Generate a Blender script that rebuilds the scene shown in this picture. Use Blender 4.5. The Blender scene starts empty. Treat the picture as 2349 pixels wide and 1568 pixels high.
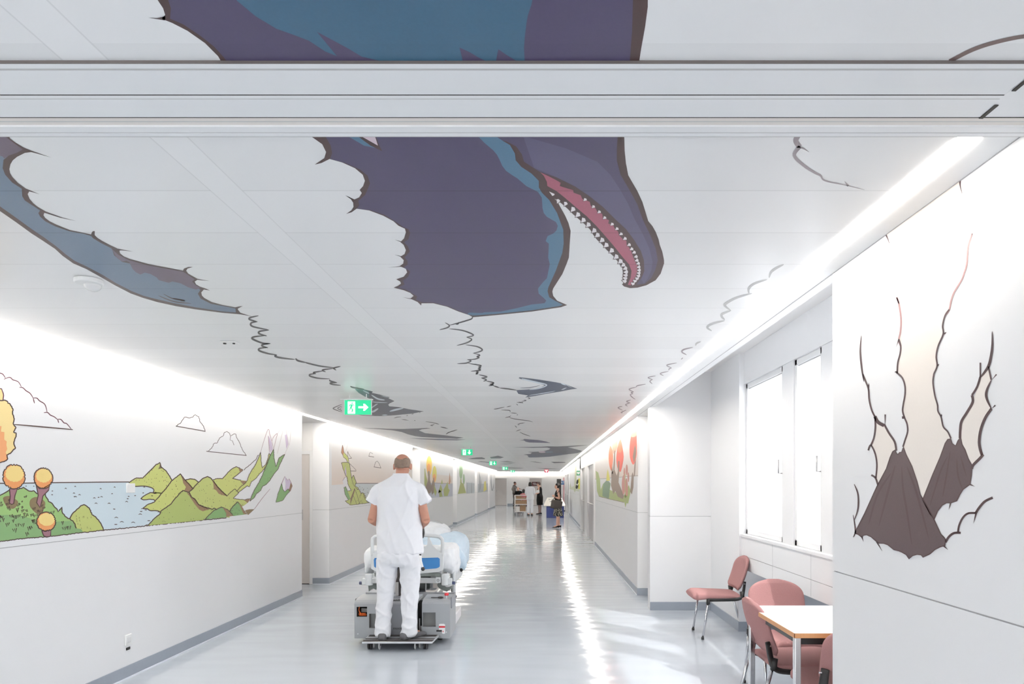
import bpy, bmesh, math, random
from mathutils import Vector, Matrix, noise
R = math.radians
PI = math.pi
random.seed(7)
SC = bpy.context.scene
COL = SC.collection
# picture frame: focal length in pixels, vanishing point, eye height
F, CX, CY, EYE = 1550.0, 1247.0, 1111.0, 1.52
XL, XR, ZC = -3.27, 1.29, 2.46          # left wall, right wall, corridor ceiling

def at(px, py, Y):
    return Vector(((px - CX) * Y / F, Y, EYE + (CY - py) * Y / F))

# ------------------------------------------------------------------ materials
def lin(c):
    return tuple((x / 12.92 if x <= 0.04045 else ((x + 0.055) / 1.055) ** 2.4) for x in c)

def mat(name, c, rough=0.5, metal=0.0, var=0.03, scale=20.0, emit=0.0, bump=0.0, spec=0.5, stretch=None, coat=0.0):
    """procedural principled material: colour with a little noise variation, c in display RGB"""
    m = bpy.data.materials.new(name); m.use_nodes = True
    nt = m.node_tree; n = nt.nodes; b = n['Principled BSDF']
    col = lin(c)
    tc = n.new('ShaderNodeTexCoord'); nz = n.new('ShaderNodeTexNoise'); nz.inputs['Scale'].default_value = scale
    src = tc.outputs['Object']
    if stretch:
        mp = n.new('ShaderNodeMapping'); mp.inputs['Scale'].default_value = stretch
        nt.links.new(src, mp.inputs['Vector']); src = mp.outputs['Vector']
    nt.links.new(src, nz.inputs['Vector'])
    mx = n.new('ShaderNodeMix'); mx.data_type = 'RGBA'
    lo = [max(0, x * (1 - var * 2)) for x in col]; hi = [min(1, x * (1 + var * 2)) for x in col]
    mx.inputs['A'].default_value = (*lo, 1); mx.inputs['B'].default_value = (*hi, 1)
    nt.links.new(nz.outputs['Fac'], mx.inputs['Factor'])
    nt.links.new(mx.outputs['Result'], b.inputs['Base Color'])
    b.inputs['Roughness'].default_value = rough; b.inputs['Metallic'].default_value = metal
    b.inputs['Specular IOR Level'].default_value = spec
    b.inputs['Coat Weight'].default_value = coat
    if emit:
        nt.links.new(mx.outputs['Result'], b.inputs['Emission Color'])
        b.inputs['Emission Strength'].default_value = emit
    if bump:
        bp = n.new('ShaderNodeBump'); bp.inputs['Strength'].default_value = bump; bp.inputs['Distance'].default_value = 0.01
        nt.links.new(nz.outputs['Fac'], bp.inputs['Height']); nt.links.new(bp.outputs['Normal'], b.inputs['Normal'])
    m['mix'] = mx.name
    return m

def math_node(nt, op, a, b=None, c=None):
    q = nt.nodes.new('ShaderNodeMath'); q.operation = op
    for i, v in enumerate((a, b, c)):
        if v is None: continue
        if isinstance(v, (int, float)): q.inputs[i].default_value = v
        else: nt.links.new(v, q.inputs[i])
    return q.outputs[0]

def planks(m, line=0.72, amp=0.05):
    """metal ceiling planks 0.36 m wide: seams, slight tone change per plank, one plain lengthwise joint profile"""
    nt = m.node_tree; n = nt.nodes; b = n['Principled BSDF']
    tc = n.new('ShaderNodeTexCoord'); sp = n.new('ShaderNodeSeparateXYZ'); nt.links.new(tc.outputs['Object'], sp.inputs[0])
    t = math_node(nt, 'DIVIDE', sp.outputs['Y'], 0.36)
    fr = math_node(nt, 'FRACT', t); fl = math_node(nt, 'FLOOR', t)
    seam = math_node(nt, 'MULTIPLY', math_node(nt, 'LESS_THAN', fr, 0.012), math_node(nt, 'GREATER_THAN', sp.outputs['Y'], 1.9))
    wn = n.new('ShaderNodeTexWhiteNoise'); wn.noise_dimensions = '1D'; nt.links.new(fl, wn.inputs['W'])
    tone = math_node(nt, 'MULTIPLY_ADD', wn.outputs['Value'], amp, 1 - amp)  # random tone per plank paints their tilt shading into the colour
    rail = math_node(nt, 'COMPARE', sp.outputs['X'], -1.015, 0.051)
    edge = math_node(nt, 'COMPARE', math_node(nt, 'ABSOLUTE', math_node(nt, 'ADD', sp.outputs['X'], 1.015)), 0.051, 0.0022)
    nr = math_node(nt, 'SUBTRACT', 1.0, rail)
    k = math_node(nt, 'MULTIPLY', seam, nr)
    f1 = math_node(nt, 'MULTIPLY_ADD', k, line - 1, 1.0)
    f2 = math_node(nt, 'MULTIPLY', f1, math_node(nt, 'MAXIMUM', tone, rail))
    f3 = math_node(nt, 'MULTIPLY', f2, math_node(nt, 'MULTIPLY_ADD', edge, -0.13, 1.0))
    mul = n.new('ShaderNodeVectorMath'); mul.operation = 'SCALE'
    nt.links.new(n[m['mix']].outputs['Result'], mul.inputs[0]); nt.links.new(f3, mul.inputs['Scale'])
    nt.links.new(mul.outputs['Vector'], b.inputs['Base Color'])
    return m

# ------------------------------------------------------------------ objects
WORLD = {}
def props(o, label=None, cat=None, group=None, kind=None):
    if label: o['label'] = label
    if cat: o['category'] = cat
    if group: o['group'] = group
    if kind: o['kind'] = kind
    return o

def thing(name, label, cat, loc=(0, 0, 0), group=None):
    o = bpy.data.objects.new(name, None); COL.objects.link(o)
    o.location = loc; o.empty_display_size = 0.1
    WORLD[o.name] = Matrix.Translation(Vector(loc))
    return props(o, label, cat, group)

class B:
    """collects geometry in one bmesh, material slot per face"""
    def __init__(s): s.bm = bmesh.new(); s.mats = []
    def mi(s, m):
        if m not in s.mats: s.mats.append(m)
        return s.mats.index(m)
    def face(s, pts, m, smooth=False):
        try: f = s.bm.faces.new([s.bm.verts.new(p) for p in pts])
        except ValueError: return
        f.material_index = s.mi(m); f.smooth = smooth
    def box(s, x0, x1, y0, y1, z0, z1, m, bev=0.0, seg=2):
        x0, x1 = min(x0, x1), max(x0, x1); y0, y1 = min(y0, y1), max(y0, y1); z0, z1 = min(z0, z1), max(z0, z1)
        v = [s.bm.verts.new((x, y, z)) for x in (x0, x1) for y in (y0, y1) for z in (z0, z1)]
        fs = []
        for q in ((0, 1, 3, 2), (4, 6, 7, 5), (0, 4, 5, 1), (2, 3, 7, 6), (0, 2, 6, 4), (1, 5, 7, 3)):
            f = s.bm.faces.new([v[i] for i in q]); f.material_index = s.mi(m); fs.append(f)
        if bev:
            es = {e for f in fs for e in f.edges}
            r = bmesh.ops.bevel(s.bm, geom=list(es), offset=bev, segments=seg, affect='EDGES', profile=0.5)
            for f in r['faces']: f.material_index = s.mi(m); f.smooth = True
        return s
    def rings(s, rs, m, smooth=True, cap=True):
        V = [[s.bm.verts.new(p) for p in r] for r in rs]; n = len(V[0]); k = s.mi(m)
        for a, b in zip(V, V[1:]):
            for i in range(n):
                f = s.bm.faces.new((a[i], a[(i + 1) % n], b[(i + 1) % n], b[i])); f.smooth = smooth; f.material_index = k
        if cap:
            for r in (V[0][::-1], V[-1]):
                f = s.bm.faces.new(r); f.material_index = k; f.smooth = smooth
        return s
    def tube(s, pts, rad, m, n=10, closed_caps=True, sub=0, smooth=True):
        pts = [Vector(p) for p in pts]
        if not isinstance(rad, (list, tuple)): rad = [rad] * len(pts)
        if sub: pts, rad = smooth_path(pts, rad, sub)
        t0 = (pts[1] - pts[0]).normalized()
        u = t0.orthogonal().normalized(); rs = []
        for i, p in enumerate(pts):
            a = pts[max(0, i - 1)]; b = pts[min(len(pts) - 1, i + 1)]
            t = (b - a).normalized() if (b - a).length > 1e-9 else t0
            u = (u - t * u.dot(t)).normalized(); w = t.cross(u)
            r = rad[i]; ra, rb = r if isinstance(r, (list, tuple)) else (r, r)
            rs.append([p + u * ra * math.cos(k * 2 * PI / n) + w * rb * math.sin(k * 2 * PI / n) for k in range(n)])
        return s.rings(rs, m, smooth, closed_caps)
    def ell(s, c, r, m, rot=None, nu=16, nv=10, p=2.0):
        c = Vector(c); rs = []
        for j in range(nv + 1):
            th = -PI / 2 + PI * j / nv
            th = max(-PI / 2 + 0.02, min(PI / 2 - 0.02, th))
            ring = []
            for i in range(nu):
                ph = 2 * PI * i / nu
                d = Vector((math.cos(th) * math.cos(ph), math.cos(th) * math.sin(ph), math.sin(th)))
                if p != 2.0:
                    q = (abs(d.x) ** p + abs(d.y) ** p + abs(d.z) ** p) ** (1 / p); d = d / q
                v = Vector((d.x * r[0], d.y * r[1], d.z * r[2]))
                if rot is not None: v = rot @ v
                ring.append(c + v)
            rs.append(ring)
        return s.rings(rs, m)
    def prism(s, pts, axis, a0, a1, m, bev=0.0):
        """2-D outline extruded along an axis: x -> (y,z), y -> (x,z), z -> (x,y)"""
        def P(q, a):
            return {'x': (a, q[0], q[1]), 'y': (q[0], a, q[1]), 'z': (q[0], q[1], a)}[axis]
        lo = [s.bm.verts.new(P(q, a0)) for q in pts]; hi = [s.bm.verts.new(P(q, a1)) for q in pts]
        k = s.mi(m); n = len(pts); fs = []
        for i in range(n): fs.append(s.bm.faces.new((lo[i], lo[(i + 1) % n], hi[(i + 1) % n], hi[i])))
        caps = [s.bm.faces.new(lo[::-1]), s.bm.faces.new(hi)]
        for f in fs + caps: f.material_index = k
        if bev:
            es = {e for f in caps for e in f.edges}
            r = bmesh.ops.bevel(s.bm, geom=list(es), offset=bev, segments=2, affect='EDGES', profile=0.5)
            for f in r['faces']: f.material_index = k; f.smooth = True
        return s
    def cyl(s, c, r, h, axis, m, n=20, bev=0.0):
        i = 'xyz'.index(axis)
        cc = [c[j] for j in range(3) if j != i]
        return s.prism([(cc[0] + r * math.cos(2 * PI * k / n), cc[1] + r * math.sin(2 * PI * k / n)) for k in range(n)], axis, c[i] - h / 2, c[i] + h / 2, m, bev)
    def obj(s, name, parent=None, kind=None, label=None, cat=None, group=None, fix=True):
        if fix: bmesh.ops.recalc_face_normals(s.bm, faces=s.bm.faces)
        me = bpy.data.meshes.new(name); s.bm.to_mesh(me); s.bm.free()
        for m in s.mats: me.materials.append(m)
        o = bpy.data.objects.new(name, me); COL.objects.link(o)
        if parent is not None: attach(o, parent)
        return props(o, label, cat, group, kind)

def attach(o, parent):
    o.parent = parent
    if parent.name in WORLD: o.matrix_parent_inverse = WORLD[parent.name].inverted()

def smooth_path(pts, rad, sub):
    P, Q = [], []
    n = len(pts)
    def rr(i):
        r = rad[i]; return r if isinstance(r, (list, tuple)) else (r, r)
    for i in range(n - 1):
        p0, p1, p2, p3 = pts[max(0, i - 1)], pts[i], pts[i + 1], pts[min(n - 1, i + 2)]
        for k in range(sub):
            t = k / sub
            P.append(0.5 * ((2 * p1) + (p2 - p0) * t + (2 * p0 - 5 * p1 + 4 * p2 - p3) * t * t + (3 * p1 - p0 - 3 * p2 + p3) * t ** 3))
            e = t * t * (3 - 2 * t)
            Q.append(tuple(a + (b - a) * e for a, b in zip(rr(i), rr(i + 1))))
    P.append(pts[-1]); Q.append(rr(n - 1))
    return P, Q

def ring(c, ax, ay, n=24, p=2.0):
    out = []
    for k in range(n):
        a = 2 * PI * k / n; ca, sa = math.cos(a), math.sin(a)
        out.append(Vector(c) + Vector(ax) * (math.copysign(abs(ca) ** (2 / p), ca)) + Vector(ay) * (math.copysign(abs(sa) ** (2 / p), sa)))
    return out

def fuse(o, voxel=0.008, smooth=3, folds=0.0, fold_scale=6.0, stretch=(1, 1, 1), seed=0.0, fac=0.5):
    """grow the overlapping lofts of a mesh into one continuous skin; optional cloth folds"""
    md = o.modifiers.new('r', 'REMESH'); md.mode = 'VOXEL'; md.voxel_size = voxel
    if smooth:
        sm = o.modifiers.new('s', 'SMOOTH'); sm.iterations = smooth; sm.factor = fac
    dg = bpy.context.evaluated_depsgraph_get(); dg.update()
    me = bpy.data.meshes.new_from_object(o.evaluated_get(dg))
    o.modifiers.clear()
    old = o.data; name = old.name; mats = list(old.materials)
    o.data = me; bpy.data.meshes.remove(old); me.name = name
    if not me.materials:
        for m in mats: me.materials.append(m)
    if folds:
        ns = [v.normal.copy() for v in me.vertices]
        for v, nn in zip(me.vertices, ns):
            q = Vector(((v.co.x + .35 * v.co.z) * stretch[0], v.co.y * stretch[1], v.co.z * stretch[2])) * fold_scale + Vector((seed, seed * 2, 0))
            q2 = Vector(((v.co.x - .5 * v.co.z) * stretch[0], v.co.y * stretch[1], v.co.z * stretch[2])) * fold_scale * 1.7 + Vector((seed * 3, 0, seed))
            d = max(0, 1 - 2.6 * abs(noise.noise(q))) ** 2 + .55 * max(0, 1 - 2.6 * abs(noise.noise(q2))) ** 2
            v.co += nn * (d - 0.35) * folds
    for p in me.polygons: p.use_smooth = True
    return o

def text(body, size, m, loc, rot, name, parent, thick=0.0004, align='CENTER'):
    cu = bpy.data.curves.new(name, 'FONT'); cu.body = body; cu.size = size; cu.align_x = align; cu.align_y = 'CENTER'; cu.extrude = thick
    t = bpy.data.objects.new(name, cu); COL.objects.link(t)
    dg = bpy.context.evaluated_depsgraph_get(); dg.update()
    me = bpy.data.meshes.new_from_object(t.evaluated_get(dg))
    COL.objects.unlink(t); bpy.data.objects.remove(t)
    M = Matrix.Translation(Vector(loc)) @ rot
    me.transform(M); me.materials.clear(); me.materials.append(m)
    o = bpy.data.objects.new(name, me); COL.objects.link(o)
    if parent is not None: attach(o, parent)
    return o
FACE_CAM = Matrix.Rotation(PI / 2, 4, 'X')      # text plane turned to face -Y

def copy_tree(o, parent=None):
    c = o.copy(); COL.objects.link(c)
    if parent is not None: c.parent = parent
    for ch in list(o.children): copy_tree(ch, c)
    return c
LIGHT, WORLD_STR, WORLD_COL, SUN, EXPO, GAM = 36.0, 5.5, (.965, .98, 1.0), 3.0, 0.0, 1.12
# ================================================================== room
M = {}
M['wall'] = mat('white wall panel', (.93, .93, .935), .42, var=.006, scale=3)
M['wallend'] = mat('white plaster', (.94, .935, .93), .55, var=.006, scale=3)
M['groove'] = mat('panel joint', (.70, .70, .71), .8)
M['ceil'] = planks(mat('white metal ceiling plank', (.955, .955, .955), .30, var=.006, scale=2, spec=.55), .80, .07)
M['trim'] = mat('white painted metal', (.93, .935, .94), .35, var=.01, scale=8, stretch=(.3, 4, 4))
M['trim2'] = mat('cream painted metal', (.90, .875, .85), .45, var=.015, scale=8, stretch=(.3, 4, 4))
M['dark'] = mat('dark gap', (.14, .13, .12), .8)
M['base'] = mat('grey blue linoleum baseboard', (.57, .60, .645), .35, var=.02, scale=30)
M['weld'] = mat('pale weld line', (.88, .90, .93), .3)
M['white'] = mat('white lacquer', (.94, .94, .94), .3, var=.005)
M['door'] = mat('pale grey door', (.84, .81, .79), .45, var=.01, scale=4)
M['steel'] = mat('brushed steel', (.74, .73, .73), .30, 0.6, var=.02, scale=4, stretch=(40, 40, 1))
M['diff'] = mat('luminous diffuser', (1, .97, .93), .4, emit=LIGHT, var=0)
M['black'] = mat('black plastic', (.07, .065, .065), .4)

def floor_mat():
    m = mat('polished grey blue linoleum', (.735, .765, .80), .10, var=.02, scale=1.2, spec=.55)
    nt = m.node_tree; n = nt.nodes; b = n['Principled BSDF']
    tc = n.new('ShaderNodeTexCoord'); mp = n.new('ShaderNodeMapping'); mp.inputs['Scale'].default_value = (.8, 2.6, 1)
    nz = n.new('ShaderNodeTexNoise'); nz.inputs['Scale'].default_value = 1.7; nz.inputs['Detail'].default_value = .6
    bp = n.new('ShaderNodeBump'); bp.inputs['Strength'].default_value = .28; bp.inputs['Distance'].default_value = .02
    nt.links.new(tc.outputs['Object'], mp.inputs['Vector']); nt.links.new(mp.outputs['Vector'], nz.inputs['Vector'])
    nt.links.new(nz.outputs['Fac'], bp.inputs['Height']); nt.links.new(bp.outputs['Normal'], b.inputs['Normal'])
    return m
M['floor'] = floor_mat()

YE = 49.5
g = B(); g.box(-9, 4, -3.2, YE + .2, -.12, 0, M['floor']); FLOOR = g.obj('floor', kind='structure', label='polished grey blue linoleum corridor floor')

# ---- ceiling: planked board, right hand lip beside the light slot, slab above
g = B()
g.box(XL + .10, 1.12, -3.2, 45.9, ZC, ZC + .05, M['ceil'])
g.box(-9, 4, 45.9, YE, ZC, ZC + .05, M['ceil'])
g.box(1.19, 1.345, -3.2, 45.9, ZC, ZC + .42, M['trim'])
g.box(XL - 1.5, XL + .012, -3.2, 45.9, ZC + .003, ZC + .05, M['wallend'])
g.box(-9, 2.27, -3.2, YE + .2, 2.885, 3.0, M['wallend'])
g.box(1.286, 1.292, -3.2, 45.9, ZC - .0012, ZC, M['groove'])
g.box(1.345, 1.75, 8.2, 45.9, ZC + .002, ZC + .05, M['wallend'])
CEIL = g.obj('ceiling', kind='structure', label='white planked metal ceiling with painted creatures')

# ---- lights in the slots
g = B()
y = 1.84
while y < 45.8:
    g.box(1.121, 1.189, y, min(y + 1.2, 45.8), ZC - .003, ZC + .012, M['diff']); y += 1.2
g.obj('linear_ceiling_light', label='long white light strip running along the right edge of the ceiling', cat='light')
g = B()
y = -2.0
while y < 45.8:
    g.box(XL + .025, XL + .095, y, min(y + 1.2, 45.8), ZC - .003, ZC + .012, M['diff']); y += 1.2
g.obj('linear_ceiling_light', label='long white light strip along the top of the left wall', cat='light')

g = B()
for k in range(9): g.box(-9 + k * 1.22, -9 + k * 1.22 + 1.21, YE - .10, YE - .03, ZC - .012, ZC - .002, M['diff'])
g.obj('linear_ceiling_light', label='white light strip across the top of the far end wall', cat='light')
# ---- cross track under the ceiling near the camera
def yz(py, z): return (z - EYE) * F / (CY - py)
g = B()
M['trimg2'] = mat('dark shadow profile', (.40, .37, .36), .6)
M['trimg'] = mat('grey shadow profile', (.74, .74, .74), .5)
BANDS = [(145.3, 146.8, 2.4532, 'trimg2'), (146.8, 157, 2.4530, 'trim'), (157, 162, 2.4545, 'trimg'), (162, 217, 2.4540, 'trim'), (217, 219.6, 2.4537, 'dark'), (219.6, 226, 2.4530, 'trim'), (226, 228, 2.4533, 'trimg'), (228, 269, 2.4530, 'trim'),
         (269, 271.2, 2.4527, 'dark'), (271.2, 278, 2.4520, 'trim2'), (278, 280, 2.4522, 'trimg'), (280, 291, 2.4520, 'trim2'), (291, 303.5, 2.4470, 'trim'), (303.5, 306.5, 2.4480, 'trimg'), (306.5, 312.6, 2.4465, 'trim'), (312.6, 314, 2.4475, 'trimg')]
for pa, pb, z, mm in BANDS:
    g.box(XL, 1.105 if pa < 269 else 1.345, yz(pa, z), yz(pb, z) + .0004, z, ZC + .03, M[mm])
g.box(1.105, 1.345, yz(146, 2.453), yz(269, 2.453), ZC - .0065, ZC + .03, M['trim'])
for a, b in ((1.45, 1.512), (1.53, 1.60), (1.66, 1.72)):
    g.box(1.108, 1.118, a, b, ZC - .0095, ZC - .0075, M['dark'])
g.obj('trim_1', kind='structure', label='white sliding partition track across the ceiling')

# ---- left wall panels with recesses between them
def panel(g, x0, x1, y0, y1, z1, side):
    """two stacked cladding boards with an open joint at 1.137 m"""
    g.box(x0, x1, y0, y1, 0, 1.1345, M['wall']); g.box(x0, x1, y0, y1, 1.1395, z1, M['wall'])
    b = .006
    g.box(x0 + (0 if side == 'r' else -0) + (b if side == 'r' else 0), x1 - (b if side == 'l' else 0), y0 + b, y1 - b, 1.13, 1.145, M['groove'])
LEFT = [(-3.2, 9.14), (10.30, 16.83), (17.9, 24.35), (25.5, 32.1), (33.2, 39.7), (40.8, 45.6)]
g = B()
for i, (a, b) in enumerate(LEFT):
    xo = XL - (.25 if i in (0, 1) else .30)
    panel(g, xo, XL, a, b, 2.86, 'l')
for (a, b), (c, d) in list(zip(LEFT, LEFT[1:]))[1:]:
    g.box(XL - .36, XL - .30, b - .05, c + .05, 0, 2.86, M['wallend'])
# side passage at the first recess
g.box(XL - 1.6, XL - 1.5, 8.9, 10.6, 0, 2.86, M['wallend'])
g.box(XL - 1.5, XL - .25, 9.04, 9.14, 0, 2.86, M['wallend'])
g.box(XL - 1.5, XL - .25, 10.36, 10.5, 0, 2.86, M['wallend'])
g.box(XL - 1.5, XL - .25, 10.31, 10.36, 2.02, 2.86, M['wallend'])
g.box(-9, XL, 45.5, 45.6, 0, 2.86, M['wallend'])
WL = g.obj('wall_left', kind='structure', label='white left wall of clad panels with landscape murals')
g = B()
for i, (a, b) in enumerate(LEFT):
    g.box(XL, XL + .008, a, b + (.0), .012, .10, M['base']); g.box(XL, XL + .016, a, b, 0, .012, M['weld'])
    if i: g.box(XL - .25, XL + .008, a - .008, a, .012, .10, M['base']); g.box(XL - .25, XL + .016, a - .016, a, 0, .012, M['weld'])
g.obj('baseboard_left', kind='structure', label='grey blue baseboard along the left wall')

def door(n, x0, x1, y, z1, m, label, handle=None, bar=None):
    g = B(); g.box(x0 - .05, x0, y - .012, y + .05, 0, z1 + .05, M['white'], .004); g.box(x1, x1 + .05, y - .012, y + .05, 0, z1 + .05, M['white'], .004)
    g.box(x0, x1, y - .012, y + .05, z1, z1 + .05, M['white']); g.box(x0, x1, y, y + .04, .012, z1, m)
    g.box(x0 + .01, x1 - .01, y - .003, y, .0, .012, M['dark'])
    d = g.obj('door_%d' % n, kind='structure', label=label)
    if handle is not None:
        h = B(); h.box(handle - .02, handle + .02, y - .01, y - .001, .98, 1.14, M['steel'], .004)
        h.tube([(handle, y - .005, 1.06), (handle, y - .06, 1.06), (handle + (.11 if handle < (x0 + x1) / 2 else -.11), y - .06, 1.06)], .009, M['steel'])
        h.obj('door_handle', d)
    return d
door(1, XL - 1.25, XL - .30, 10.315, 1.985, M['door'], 'pale door in the side recess of the left wall', XL - .42)
door(2, -3.54, -2.71, YE - .05, 1.97, M['door'], 'grey door at the left of the far end wall', -3.44)
door(3, -1.02, -.14, YE - .05, 1.97, M['door'], 'grey door in the middle of the far end wall', -.24)

g = B(); g.box(-9, 4, YE, YE + .15, 0, 2.885, M['wallend']); g.box(-9.1, -9, 45.5, YE, 0, 2.885, M['wallend']); g.box(2, 2.1, 45.6, YE, 0, 2.885, M['wallend'])
WE = g.obj('wall_end', kind='structure', label='white wall closing the far end of the corridor')
g = B()
for a, b in ((-9, -3.6), (-2.65, -1.08), (-.08, 2.0)): g.box(a, b, YE - .012, YE, 0, .13, M['base'])
g.obj('baseboard_end', kind='structure', label='grey baseboard of the end wall')

g = B(); g.box(-9, -2.0, -3.3, -3.2, 0, 3.0, M['wallend']); g.box(.4, 4, -3.3, -3.2, 0, 3.0, M['wallend']); g.box(-2.0, .4, -3.3, -3.2, 2.1, 3.0, M['wallend']); g.obj('wall_back', kind='structure', label='white wall behind the camera')  # unseen wall, its opening added and sized to let sky light onto the ceiling
# ---- right wall
g = B()
panel(g, XR, XR + .14, -3.2, 3.016, 2.459, 'r')
g.box(XR + .14, 2.6, 2.9, 3.016, 0, 2.885, M['wall'])
# block closing the window alcove
g.box(XR, 2.03, 8.19, 8.36, 0, 1.1345, M['wall']); g.box(XR, 2.03, 8.19, 8.36, 1.1395, 2.885, M['wall']); g.box(XR + .006, 2.0, 8.196, 8.35, 1.13, 1.145, M['groove'])
g.box(XR + .14, XR + .2, 8.36, 9.3, 0, 2.885, M['wallend'])
panel(g, XR, XR + .14, 9.28, 16.95, 2.459, 'r')
g.box(XR, XR + .14, 16.95, 24.0, 2.06, 2.459, M['wall'])
for a, b in ((16.95, 17.35), (19.72, 21.0), (23.0, 23.45)): g.box(XR - .02, XR + .14, a, b, 0, 2.06, M['white'], .004)
panel(g, XR, XR + .14, 23.45, 33.9, 2.459, 'r')
g.box(XR, XR + .14, 33.9, 40.5, 2.06, 2.459, M['wall'])
for a, b in ((33.9, 34.6), (37.0, 37.6), (40.1, 40.5)): g.box(XR - .02, XR + .14, a, b, 0, 2.06, M['white'], .004)
panel(g, XR, XR + .14, 40.5, 45.6, 2.459, 'r')
g.box(XR, 2.1, 45.5, 45.6, 0, 2.885, M['wallend'])
g.box(1.75, 1.85, 8.36, 45.6, 0, 2.885, M['wallend'])
WR = g.obj('wall_right', kind='structure', label='white right wall with volcano and red tree murals')
g = B()
for a, b in ((-3.2, 3.016), (9.28, 16.95), (23.45, 33.9), (40.5, 45.5)):
    g.box(XR - .008, XR, a, b, .012, .10, M['base']); g.box(XR - .016, XR, a, b, 0, .012, M['weld'])
g.box(XR - .008, XR + .14, 9.272, 9.28, .0, .10, M['base'])
g.box(XR, 2.03, 8.178, 8.19, .0, .10, M['base']); g.box(2.018, 2.03, 7.01, 8.19, .0, .10, M['base'])
g.box(2.018, 2.36, 6.998, 7.01, .0, .10, M['base'])
g.obj('baseboard_right', kind='structure', label='grey blue baseboard along the right wall')
n = 4
for a, b in ((17.35, 19.72), (21.0, 23.0), (34.6, 37.0), (37.6, 40.1)):
    g = B(); g.box(XR + .04, XR + .08, a, b, .01, 2.06, M['steel'])
    d = g.obj('door_%d' % n, kind='structure', label='brushed steel door in the right wall'); n += 1
    h = B(); h.tube([(XR + .035, a + .1, 1.0), (XR - .01, a + .1, 1.0), (XR - .01, b - .1, 1.0), (XR + .035, b - .1, 1.0)], .016, M['steel']); h.obj('push_bar', d)

# ---- window alcove on the right
XW = 2.05
g = B()
g.box(2.03, 2.5, 7.01, 8.36, 0, 2.885, M['wall'])                           # wall between windows and block
for a, b, t in ((.655, .790, 0), (.794, .984, 0), (.988, 1.012, -.012)):       # cladding boards under the sill
    g.box(XW + t, 2.20 if b > 1 else XW + .02, 3.02, 7.01, a, b, M['wall'])
g.box(XW + .01, XW + .02, 3.02, 7.0, .65, 1.0, M['groove'])
for yy in (5.18, 6.05): g.box(XW - .0008, XW + .0, yy, yy + .003, .66, .985, M['groove'])
g.box(2.36, 2.42, 3.02, 7.01, 0, 1.0, M['base'])                            # back of the recess
g.box(XW + .03, XW + .2, 3.02, 7.01, 2.56, 2.885, M['wall'])                # over the windows
g.box(2.09, 2.25, 5.65, 5.91, 1.0, 2.885, M['wall'])                       # pier between windows
g.box(2.09, 2.25, 4.80, 5.08, 1.0, 2.885, M['wall'])
g.box(2.09, 2.25, 3.02, 3.2, 1.0, 2.885, M['wall'])
g.box(2.26, 2.80, 2.5, 9.0, 2.89, 3.0, M['wallend'])                         # unseen eave slab, added outside to cut the sun patch short
WA = g.obj('wall_alcove', kind='structure', label='window side of the alcove with clad sill')
gl = bpy.data.materials.new('window glass'); gl.use_nodes = True
gn = gl.node_tree.nodes; gn.remove(gn['Principled BSDF'])
gt = gn.new('ShaderNodeBsdfTransparent'); gg = gn.new('ShaderNodeBsdfGlossy'); gg.inputs['Roughness'].default_value = .02
gm = gn.new('ShaderNodeMixShader'); gf = gn.new('ShaderNodeTexNoise'); gf2 = gn.new('ShaderNodeMath'); gf2.operation = 'MULTIPLY'; gf2.inputs[1].default_value = .08; gl.node_tree.links.new(gf.outputs['Fac'], gf2.inputs[0])
for a, b in ((gf2.outputs[0], gm.inputs[0]), (gt.outputs[0], gm.inputs[1]), (gg.outputs[0], gm.inputs[2]), (gm.outputs[0], gn['Material Output'].inputs['Surface'])): gl.node_tree.links.new(a, b)
for i, (a, b) in enumerate(((5.91, 7.008), (5.08, 5.65), (3.2, 4.80))):
    g = B(); x0, x1 = 2.10, 2.16; z0, z1 = 1.012, 2.56; w = .05
    g.box(x0, x1, a, a + w, z0, z1, M['white'], .004); g.box(x0, x1, b - w, b, z0, z1, M['white'], .004)
    g.box(x0, x1, a, b, z0, z0 + w, M['white'], .004); g.box(x0, x1, a, b, z1 - w, z1, M['white'], .004)
    g.box(x0 + .012, x1 - .012, a + w, b - w, z1 - w - .008, z1 - w + .002, M['trimg'])
    wo = g.obj('window_%d' % (i + 1), kind='structure', label='white framed window above the sill')
    g = B(); g.box(x0 + .028, x0 + .032, a + w, b - w, z0 + w, z1 - w, gl); g.obj('pane', wo)
    g = B(); g.tube([(x0 - .004, a + .03, 1.62), (x0 - .035, a + .03, 1.62), (x0 - .035, a + .03, 1.74)], .007, M['steel']); g.obj('window_handle', wo)
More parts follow.
